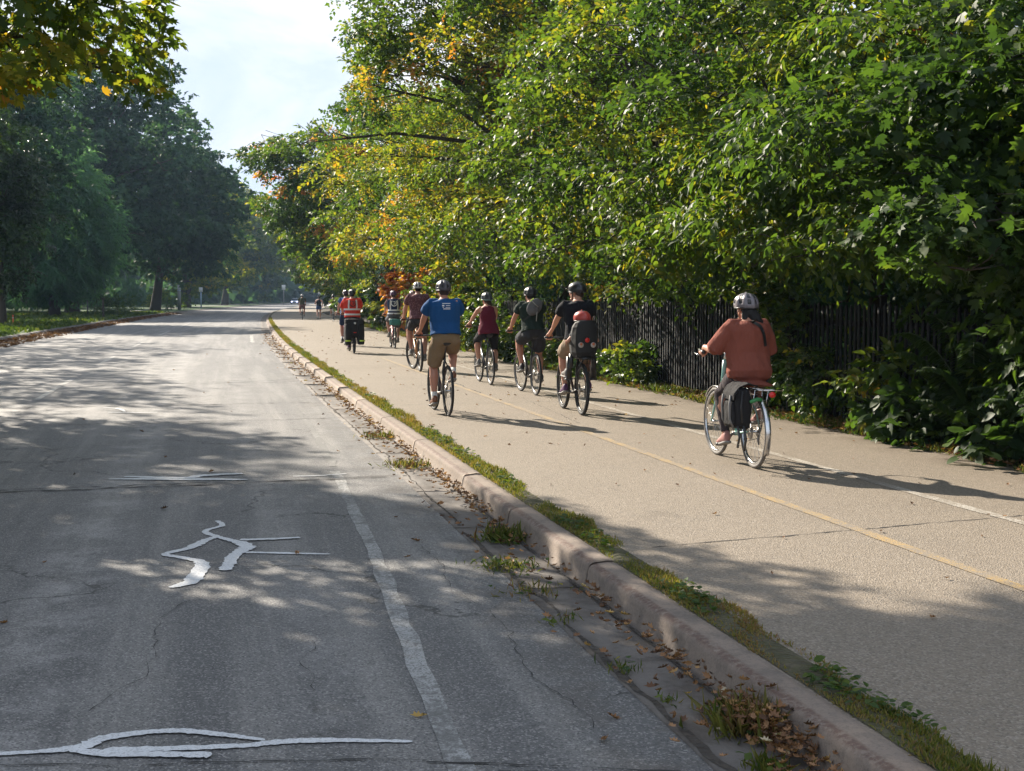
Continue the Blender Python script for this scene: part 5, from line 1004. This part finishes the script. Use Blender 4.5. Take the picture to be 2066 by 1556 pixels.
# ------------------------------------------------------------------ shrubs and saplings in front of the fence
def shrub(name,label,y,t,h,w,ncl,nsp,nl,L,hue,tm=T_OVATE,asp=.6,mat=None,cat='shrub',**kw):
    x,yy=PT(y,t); kw.setdefault('trunk_r',.018)
    return tree(name,label,float(x),float(yy),h,(kw.pop('cx',0),0,h*.55),(w,w,h*.42),ncl,kw.pop('rcl',.2),nsp,nl,L,hue,tm,mat or M_GLOSS,mask=kw.pop('mask',None),asp=asp,cat=cat,limbs=10,slen=kw.pop('slen',.22),group='shrubs along the foot of the fence',**kw)
shrub('shrub','low leafy shrub at the fence foot left of the rust shirt',22.3,5.25,.75,.5,18,12,7,.10,.46)
shrub('shrub','glossy dark shrub right behind the nearest bicycle',16.8,5.35,.62,.6,20,12,7,.10,.34,hcl=.08)
shrub('shrub','climbing shrub with pale glinting leaves against the pickets',15.7,5.5,1.35,.42,22,12,7,.085,.36,hcl=.12,T=0) if False else shrub('shrub','climbing shrub with pale glinting leaves against the pickets',15.4,5.5,1.0,.36,14,10,7,.085,.38,hcl=.12)
shrub('sapling','slender sapling with yellowish leaves at the foot of the fence',13.9,5.25,1.0,.30,9,7,6,.11,.52,hcl=.07,cat='sapling')
shrub('sapling','green sapling with big compound leaves growing through the pickets',13.4,5.7,1.35,.5,14,8,9,.15,.34,asp=.42,cat='sapling',mat=M_LEAF)
shrub('burdock_plant','low burdock with large round leaves at the right edge',11.2,5.3,.34,.36,10,5,4,.15,.20,T_ROUND,.85,cat='plant',mat=M_LEAF,slen=.28)
shrub('burdock_plant','dark broad leaved plant under the sapling',13.0,5.25,.5,.5,16,6,5,.14,.22,T_ROUND,.75,cat='plant',mat=M_LEAF)
shrub('shrub','dense dark shrub between the burdock and the fern fronds',12.6,5.5,.45,.45,14,10,7,.10,.24,mat=M_LEAF)
shrub('shrub','low trailing shrub beside the wheels of the child seat bicycle',24.5,5.25,.42,.5,20,12,7,.09,.40)
shrub('shrub','small bright weed shrub beside the sling pack bicycle',28,5.15,.55,.5,18,12,7,.09,.48)
shrub('shrub','leafy shrub beside the maroon tank top',31,5.25,1.1,.8,30,12,7,.11,.40)
shrub('shrub','tall leafy shrub beyond the maroon tank top',34.5,5.35,1.6,1.0,38,12,7,.12,.44)
shrub('shrub','sunlit shrub behind the blue shirt',38.5,5.4,2.0,1.1,40,14,7,.14,.54)
shrub('shrub','leafy shrub with pale glinting leaves behind the red vest rider',44.5,5.5,2.3,1.25,50,14,7,.15,.42,hcl=.05)
shrub('shrub','orange red bush above the red vest',50.5,5.3,3.2,1.2,34,14,7,.17,.93,hcl=.05,mat=M_LEAF)
shrub('shrub','yellow bush left of the plum shirt',41.5,5.6,3.0,1.2,44,14,7,.15,.62,hcl=.06,mat=M_LEAF)
shrub('shrub','small orange bush beside the yellow jersey',40.5,5.15,1.0,.5,16,12,7,.11,.82,mat=M_LEAF)
shrub('shrub','green shrub where the path narrows in the distance',58,5.4,2.2,1.4,40,14,7,.19,.46)
shrub('shrub','distant shrub beside the walker',74,5.6,2.2,1.8,40,14,7,.24,.48)
shrub('vine','leafy climber covering the pickets just right of the rust shirt',16.3,5.42,1.75,.42,22,12,7,.10,.34,hcl=.10,cat='vine')
shrub('sapling','tall dark sapling with compound leaves rising behind the fern fronds',11.7,5.75,2.3,.6,26,10,9,.14,.30,asp=.42,cat='sapling',mat=M_LEAF)
shrub('vine','dark vine smothering the pickets at the right edge',10.6,5.5,1.9,.6,26,12,7,.12,.26,cat='vine',mat=M_LEAF)
# vine drooping over the fence, fern like fronds
shrub('vine','yellowing vine hanging over the top rail of the fence',16.9,5.5,2.2,.36,12,10,7,.10,.50,hcl=.16,cat='vine',mask=lambda p:p[:,2]>.9)
def fronds(label,y,t,specs):
    o=P3(y,t); root=empty('fern_plant',tuple(o),0,label,'fern'); b=MB(); P=[];D=[];Nn=[];LL=[];Hh=[]
    for az,ln,up,h in specs:
        d=np.array([math.cos(az),math.sin(az),0]); pts=[np.array([0,0,h*.3])]+[d*ln*u+np.array([0,0,h*.3+up*math.sin(min(u*1.9,2.4))]) for u in (.25,.5,.75,1.)]
        q=np.array(smooth3(pts,8)); b.tube(list(q),np.linspace(.009,.003,len(q)),5); s=nrm(np.cross(d,[0,0,1.]))
        for i in range(4,len(q)-1):
            u=i/(len(q)-1)
            for k in range(2):
              for sg in (-1,1):
                P.append(lerp(q[i],q[i+1],k*.5)); D.append(s*sg+d*.45+np.array([0,0,-.35])+rng.normal(size=3)*.08); Nn.append(np.array([0,0,1.])+d*.3+rng.normal(size=3)*.15); LL.append(.21*math.sin(math.pi*min(u*.85+.14,1))*ln/.9); Hh.append(.27+.05*rng.normal())
    LL=np.array(LL); leaves('fronds',np.array(P),np.array(D),np.array(Nn),LL,.045+LL*.05,np.array(Hh),T_OVATE,M_LEAF,root); b.build('stem',paint('stem_green',(.06,.09,.03),.7),root)
fronds('fern like sumac with long green fronds leaning over the path edge',12.1,5.45,[(R(150),.85,.75,1.6),(R(185),.95,.65,1.3),(R(215),.9,.6,1.0),(R(250),.85,.8,1.2),(R(120),.7,.9,1.7),(R(200),.75,.35,.7),(R(280),.8,.9,1.3)])
fronds('smaller sumac fronds low at the right edge of the path',11.0,5.5,[(R(160),.7,.5,.8),(R(205),.75,.45,.7),(R(235),.7,.5,.9),(R(130),.6,.6,1.0)])
# ------------------------------------------------------------------ grass strip, weeds, litter
def blades(n,yr,tr,h,wd,hue,name,p=.5,z=0.,label=None,dens=None):
    y=yr[0]*(yr[1]/yr[0])**(rng.random(n)**1.0); t=tr[0]+(tr[1]-tr[0])*rng.random(n); 
    k=mn(y*1.7,t*3)+.45*mn(y*6,t*14); m=k>-1.15+.6*rng.random(n); y,t,k=y[m],t[m],k[m]; x,yy=PT(y,t+.035*np.sin(y*2.3)*(t>.2)+.03*np.sin(y*7.1)*(t>.22)); n=len(x); sc_=1+np.maximum(y-8,0)/28
    d=rng.normal(size=(n,3))*.55+np.array([0,0,1.]); hh=h*rng.uniform(.4,1.3,n)*(1+.35*k)*np.minimum(sc_,1.8)
    return leaves(name,np.stack([x,yy,np.full(n,z)],1),d,rng.normal(size=(n,3)),hh,wd*sc_*rng.uniform(.6,1.3,n),np.clip(hue+.20*mn(y*.9,t*3+9)+.16*rng.normal(size=n),0,1),T_RHOMB,M_GRASS)
def mn(a,b): return np.sin(a*1.31+1.7*np.sin(b*.7+a*.41))*.5+np.sin(b*1.9-a*.83+2*np.sin(a*.6))*.5
g1=blades(38000,(3.9,100),(.125,.325),.036,.0075,.68,'verge_grass'); tag(g1,kind='stuff')
g2=blades(26000,(9.5,90),(5.0,5.75),.075,.009,.48,'fence_grass'); tag(g2,kind='stuff')
g3=blades(26000,(46,140),(-32,-10.95),.10,.06,.22,'lawn_grass'); tag(g3,kind='stuff')
# broad-leaved weeds in the strip
n=3200; y=4.1*(45/4.1)**rng.random(n); t=.14+.19*rng.random(n); m=mn(y*2.3,t*5)>.12; y,t=y[m],t[m]; x,yy=PT(y,t); n=len(x); an=rng.random(n)*6.28
tag(leaves('verge_weeds',np.stack([x,yy,rng.uniform(.008,.05,n)],1),np.stack([np.cos(an),np.sin(an),rng.uniform(-.1,.5,n)],1),np.array([0,0,1.])+rng.normal(size=(n,3))*.3,rng.uniform(.02,.05,n)*(1+y/40),rng.uniform(.015,.03,n)*(1+y/40),np.clip(.38+.1*rng.normal(size=n),0,1),T_OVATE,M_LEAF),kind='stuff')
def litter(name,y,t,z,L,hue=.45,hj=.25,lift=.02,tm=T_CURL):
    x,yy=PT(y,t); n=len(x); an=rng.random(n)*6.28
    return tag(leaves(name,np.stack([x,yy,z+rng.random(n)*lift],1),np.stack([np.cos(an),np.sin(an),rng.normal(size=n)*.18],1),np.array([0,0,1.])+rng.normal(size=(n,3))*.45,L*rng.uniform(.6,1.3,n),L*rng.uniform(.4,.9,n),np.clip(hue+hj*rng.normal(size=n),0,1),tm,M_LITTER),kind='stuff')
Y=[];T=[]
for y0,t0,n,sy,st in ((5.05,-.15,240,.20,.07),(4.75,-.12,50,.18,.06),(4.45,-.12,30,.2,.05),(5.9,-.16,16,.12,.05),(6.3,-.13,18,.18,.05),(6.75,-.2,10,.1,.06),(7.3,-.13,12,.2,.05),(9.1,-.16,46,.3,.08),(9.7,-.16,30,.3,.07),(10.6,-.12,40,.3,.05),(11.3,-.13,40,.3,.05),(12.2,-.13,60,.35,.06),(13.1,-.25,40,.35,.1),(14.3,-.13,50,.5,.05),(15.7,-.2,50,.5,.1),(17.4,-.13,60,.6,.05),(19.2,-.15,50,.6,.07),(21.2,-.12,60,.6,.05),(23.4,-.12,60,.7,.06),(26,-.12,50,.8,.06),(29,-.15,50,1.,.08),(33,-.15,60,1.5,.1),(40,-.2,70,2.5,.12),(52,-.3,90,5,.2)):
    Y.append(y0+sy*rng.normal(size=n)); T.append(np.minimum(t0+st*rng.normal(size=n),-.035))
n=520; Y.append(4.3*(60/4.3)**rng.random(n)); T.append(-.05-.5*rng.random(n)**2)
Z_=np.concatenate([ (.10*rng.random(len(q)) if i==0 else .03*rng.random(len(q))) for i,q in enumerate(Y)])
Y=np.concatenate(Y);T=np.concatenate(T); litter('gutter_leaves',Y,T,ZR+.012+Z_,.047*(1+np.maximum(Y-10,0)/60),.48,.22,.035)
n=230; y=5.5*(60/5.5)**(rng.random(n)**.6); litter('path_leaves',y,.4+4.6*rng.random(n),.006,.036*(1+y/60),.42,.2,.006)
n=5200; y=8.5*(75/8.5)**rng.random(n); t=5.62-.62*rng.random(n)**1.6; litter('fence_leaves',y,t,.012+.02*(t-5),.055*(1+y/60),.46,.22,.04)
n=26; y=4.5*(40/4.5)**rng.random(n); litter('road_leaves',y,-.5-4*rng.random(n)**1.5,ZR+.006,.045*(1+y/50),.5,.25,.006)
n=4200; y=38*(140/38)**rng.random(n); litter('far_gutter_leaves',y,-10.7+1.3*rng.random(n)**2.5,ZR+.01,.09*(1+y/90),.30,.14,.03)
# dirt and tufts in the gutter
def tuft(label,y,t,n,h,spr,hue,broad=0):
    o=P3(y,t,ZR); root=empty('grass_tuft',tuple(o),0,label,'grass tuft','grass tufts in the gutter'); d=rng.normal(size=(n,3))*.55+np.array([0,0,1.]); hh=h*rng.uniform(.4,1.2,n)
    leaves('foliage',np.stack([rng.normal(size=n)*spr,rng.normal(size=n)*spr,np.zeros(n)+.002],1),d,rng.normal(size=(n,3)),hh,.0042*rng.uniform(.6,1.4,n)*(1+y/22),np.clip(hue+.15*rng.normal(size=n),0,1),T_RHOMB,M_GRASS,root)
    if broad:
        an=rng.random(broad)*6.28; leaves('weed_leaves',np.stack([rng.normal(size=broad)*spr*1.2,rng.normal(size=broad)*spr*1.2,rng.uniform(.01,.05,broad)],1),np.stack([np.cos(an),np.sin(an),rng.uniform(0,.6,broad)],1),np.array([0,0,1.])+rng.normal(size=(broad,3))*.3,rng.uniform(.03,.055,broad),rng.uniform(.02,.035,broad),np.clip(.4+.15*rng.normal(size=broad),0,1),T_OVATE,M_LEAF,root)
tuft('largest tuft of dry grass and leaves against the kerb',5.12,-.15,260,.15,.09,.72,26)
tuft('small tuft of grass in the near gutter below the largest tuft',4.68,-.28,110,.08,.04,.5,8)
tuft('green weed tuft at the kerb where sun meets shade',9.15,-.22,200,.14,.08,.55,60)
tuft('weed tuft in the gutter joint just nearer than the sunlit kerb',8.3,-.40,180,.07,.10,.5,50)
tuft('dry brown tuft along the gutter joint in the shade',7.6,-.42,72,.07,.10,.75,9)
tuft('little tuft in the gutter joint beside the kerb crack',6.9,-.42,40,.06,.06,.5,5)
tuft('tiny tuft of weeds in the shaded gutter joint',6.0,-.40,36,.06,.05,.45,6)
tuft('tiny weed by the gutter joint nearest the dark crack',5.5,-.34,22,.06,.03,.45,4)
tuft('lit tuft of yellow grass in the sunny gutter',13.2,-.28,200,.10,.12,.7,20)
tuft('lit tuft of grass farther up the sunny gutter',15.9,-.22,180,.10,.12,.65,20)
tuft('two headed weed in the path crack by the verge',8.08,.55,120,.05,.09,.4,14)
# ------------------------------------------------------------------ street furniture, car
def post(name,label,cat,x,y,parts):
    r=empty(name,(x,y,0),0,label,cat)
    for nm,mb,m in parts: mb.build(nm,m,r,False)
MBLUP=paint('pole_pale_blue',(.30,.42,.52),.5); MGAL=paint('pole_grey',(.26,.27,.28),.5,.4); MORG=paint('marker_orange',(.75,.13,.04),.5); MSIGN=paint('sign_pale',(.55,.56,.54),.5)
def pole(h,r): return MB().tube([(0,0,-.1),(0,0,h)],[r,r*.85],10)
post('marker_post','short orange marker post on the lawn at the left edge','post',-29.2,75.5,[('stake',MB().tube([(0,0,-.1),(0,0,.55)],.045,8),MORG),('collar',MB().tube([(0,0,.38),(0,0,.43)],.052,8),MSIGN),('cap',MB().ball((0,0,.55),(.048,.048,.03)),MORG)])
post('utility_pole','pale weathered pole on the lawn by the lighter green tree','pole',-42.,163,[('shaft',pole(3.4,.22),MGAL),('cap',MB().tube([(0,0,3.4),(0,0,3.46)],.24,10),MGAL),('band',MB().tube([(0,0,2.4),(0,0,2.5)],.235,10),MBLUP)])
post('sign_post','thin blue sign post beside the lighter green tree','post',-45.5,189,[('shaft',pole(2.9,.09),MBLUP),('sign_panel',MB().box((0,-.1,2.7),(.28,.02,.34)),MSIGN)])
post('sign_post','tall sign pole with a pale panel near the oncoming car','post',-53.,300,[('shaft',pole(4.4,.10),MGAL),('sign_panel',MB().box((0,-.12,3.9),(.42,.02,.55)),MSIGN)])
post('sign_post','small sign with two pale panels right of the oncoming car','post',-47.,316,[('shaft',pole(3.9,.09),MGAL),('sign_panel',MB().box((0,-.12,3.5),(.42,.02,.42)),MSIGN),('lower_panel',MB().box((0,-.12,2.6),(.36,.02,.3)),MSIGN)])
post('bollard','slim dark post on the lawn left of the dark bush','post',-35.5,108,[('shaft',pole(1.3,.06),M_BLK),('cap',MB().ball((0,0,1.3),(.075,.075,.05)),M_BLK)])
post('mail_post','short dark post by the kerb under the drooping hemlock','post',-30.4,96.,[('shaft',pole(1.5,.09),MBARK),('cap',MB().box((0,0,1.53),(.13,.13,.05)),MBARK)])
# overhead wire crossing the upper left corner
w=MB(); a=np.array([-16.,26.,5.0]); c=np.array([-13.0,43.,9.6]); q=[lerp(a,c,u)-np.array([0,0,.9*math.sin(math.pi*u)*.4]) for u in np.linspace(0,1,20)]; w.tube(q,.012,5)
o=w.build('overhead_wire',paint('wire_grey',(.34,.33,.31),.6),None); tag(o,'single pale overhead wire crossing under the hanging bough','wire')
# oncoming car
cr=empty('parked_car',(-54.2,322,ZR),R(8),'small pale car with headlights on coming round the bend','car'); cr.name='oncoming_car'
MCAR=paint('car_paint',(.55,.60,.70),.25,.3,.05,.6); MGLS=paint('car_glass',(.03,.04,.05),.08)
S_=lambda z,w,y0,y1: [np.array([w*x,y,z]) for x,y in ((-.85,y0),(.85,y0),(1,y0+.25),(1,y1-.25),(.85,y1),(-.85,y1),(-1,y1-.25),(-1,y0+.25))]
b=MB(); b.loft([S_(.22,.82,-2.1,2.1),S_(.45,.88,-2.2,2.2),S_(.75,.89,-2.18,2.15),S_(.92,.86,-2.0,2.1)]); b.loft([S_(.92,.80,-1.05,1.9),S_(1.42,.60,-.35,1.35),S_(1.47,.5,-.2,1.2)]); b.build('body',MCAR,cr)
b=MB(); b.add([(-.70,-1.02,.97),(.70,-1.02,.97),(.57,-.42,1.40),(-.57,-.42,1.40)],[(0,1,2,3)]); b.build('windscreen',MGLS,cr,False)
for s in (-1,1):
    b=MB(); b.add([(s*.80,-.85,.98),(s*.80,1.5,.98),(s*.63,1.1,1.38),(s*.63,-.3,1.38)],[(0,1,2,3)]); b.build('side_window',MGLS,cr,False)
    t=NT('headlight_lamp'); e=t.n('Emission'); t.set(e,'Color',(.62,.66,1.)); e.inputs['Strength'].default_value=3.; b=MB(); b.ball((s*.62,-2.17,.66),(.19,.06,.12)); b.build('headlight',t.done(e.outputs[0]),cr)
    for y in (-1.35,1.35):
        b=MB().torus((s*.80,y,.32),.24,.09,n=20,m=8); o=b.build('tyre',M_TYRE,cr); MB().tube([(s*.76,y,.32),(s*.86,y,.32)],.19,14).build('rim',M_RIM,o)
b=MB(); b.box((0,-2.2,.42),(.5,.02,.09)); b.build('grille',M_BLK,cr,False)
# ------------------------------------------------------------------ world, sun, haze
w=bpy.data.worlds.new('World'); sc.world=w; w.use_nodes=True; t=w.node_tree; t.nodes.clear()
N=lambda k: t.nodes.new('ShaderNode'+k)
sky=N('TexSky'); sky.sky_type='NISHITA'; sky.sun_disc=False; sky.sun_elevation=SEL; sky.sun_rotation=-SAZ; sky.altitude=200; sky.dust_density=1.0; sky.air_density=1.; sky.ozone_density=1.2
tc=N('TexCoord'); mp_=N('Mapping'); mp_.inputs['Scale'].default_value=(1.,1.,2.6); t.links.new(tc.outputs['Generated'],mp_.inputs['Vector'])
nz=N('TexNoise'); nz.inputs['Scale'].default_value=3.4; nz.inputs['Detail'].default_value=9; nz.inputs['Roughness'].default_value=.62; nz.inputs['Distortion'].default_value=.5; t.links.new(mp_.outputs[0],nz.inputs['Vector'])
mr=N('MapRange'); mr.interpolation_type='SMOOTHSTEP'; mr.inputs[1].default_value=.36; mr.inputs[2].default_value=.66; t.links.new(nz.outputs[0],mr.inputs[0])
dk=N('Mix'); dk.data_type='RGBA'; dk.blend_type='DARKEN'; dk.inputs[0].default_value=1; dk.inputs[7].default_value=(2.75,3.22,4.0,1); t.links.new(sky.outputs[0],dk.inputs[6])   # sky colour capped to hold down the glow near the sun
mx=N('Mix'); mx.data_type='RGBA'; mx.inputs[7].default_value=(CLOUD,CLOUD*1.01,CLOUD*1.03,1); t.links.new(mr.outputs[0],mx.inputs[0]); t.links.new(dk.outputs[2],mx.inputs[6])
bg=N('Background'); bg.inputs['Strength'].default_value=SKYSTR; t.links.new(mx.outputs[2],bg.inputs['Color'])
wo=N('OutputWorld'); t.links.new(bg.outputs[0],wo.inputs['Surface'])
sd=bpy.data.lights.new('sun','SUN'); sd.energy=SUNSTR; sd.angle=R(.6); sd.color=(1.,.90,.76); so_=bpy.data.objects.new('sun',sd); COL.objects.link(so_)
so_.rotation_euler=Vector(tuple(SUN)).to_track_quat('Z','Y').to_euler(); so_.location=(-20,20,40)
if HAZE>0:
    m=bpy.data.materials.new('haze_air'); m.use_nodes=True; m.node_tree.nodes.clear(); v=m.node_tree.nodes.new('ShaderNodeVolumePrincipled'); ou=m.node_tree.nodes.new('ShaderNodeOutputMaterial')
    v.inputs['Color'].default_value=(.55,.75,1.0,1); v.inputs['Density'].default_value=HAZE; v.inputs['Anisotropy'].default_value=0.0; m.node_tree.links.new(v.outputs[0],ou.inputs['Volume'])
    b=MB(); b.box((-45,420,20),(480,500,21.6)); tag(b.build('haze',m,None,False),kind='stuff')
# ------------------------------------------------------------------ render settings
sc.render.engine='CYCLES'; c=sc.cycles; c.max_bounces=7; c.diffuse_bounces=3; c.glossy_bounces=2; c.transmission_bounces=4; c.volume_bounces=0; c.transparent_max_bounces=4; c.use_denoising=True; c.sample_clamp_indirect=8; c.caustics_reflective=False; c.caustics_refractive=False
try: c.denoiser='OPENIMAGEDENOISE'; c.denoising_input_passes='RGB_ALBEDO_NORMAL'; c.denoising_prefilter='ACCURATE'
except Exception: pass
vs=sc.view_settings; vs.view_transform='Standard'; vs.look='None'; vs.exposure=EXPO; vs.gamma=1
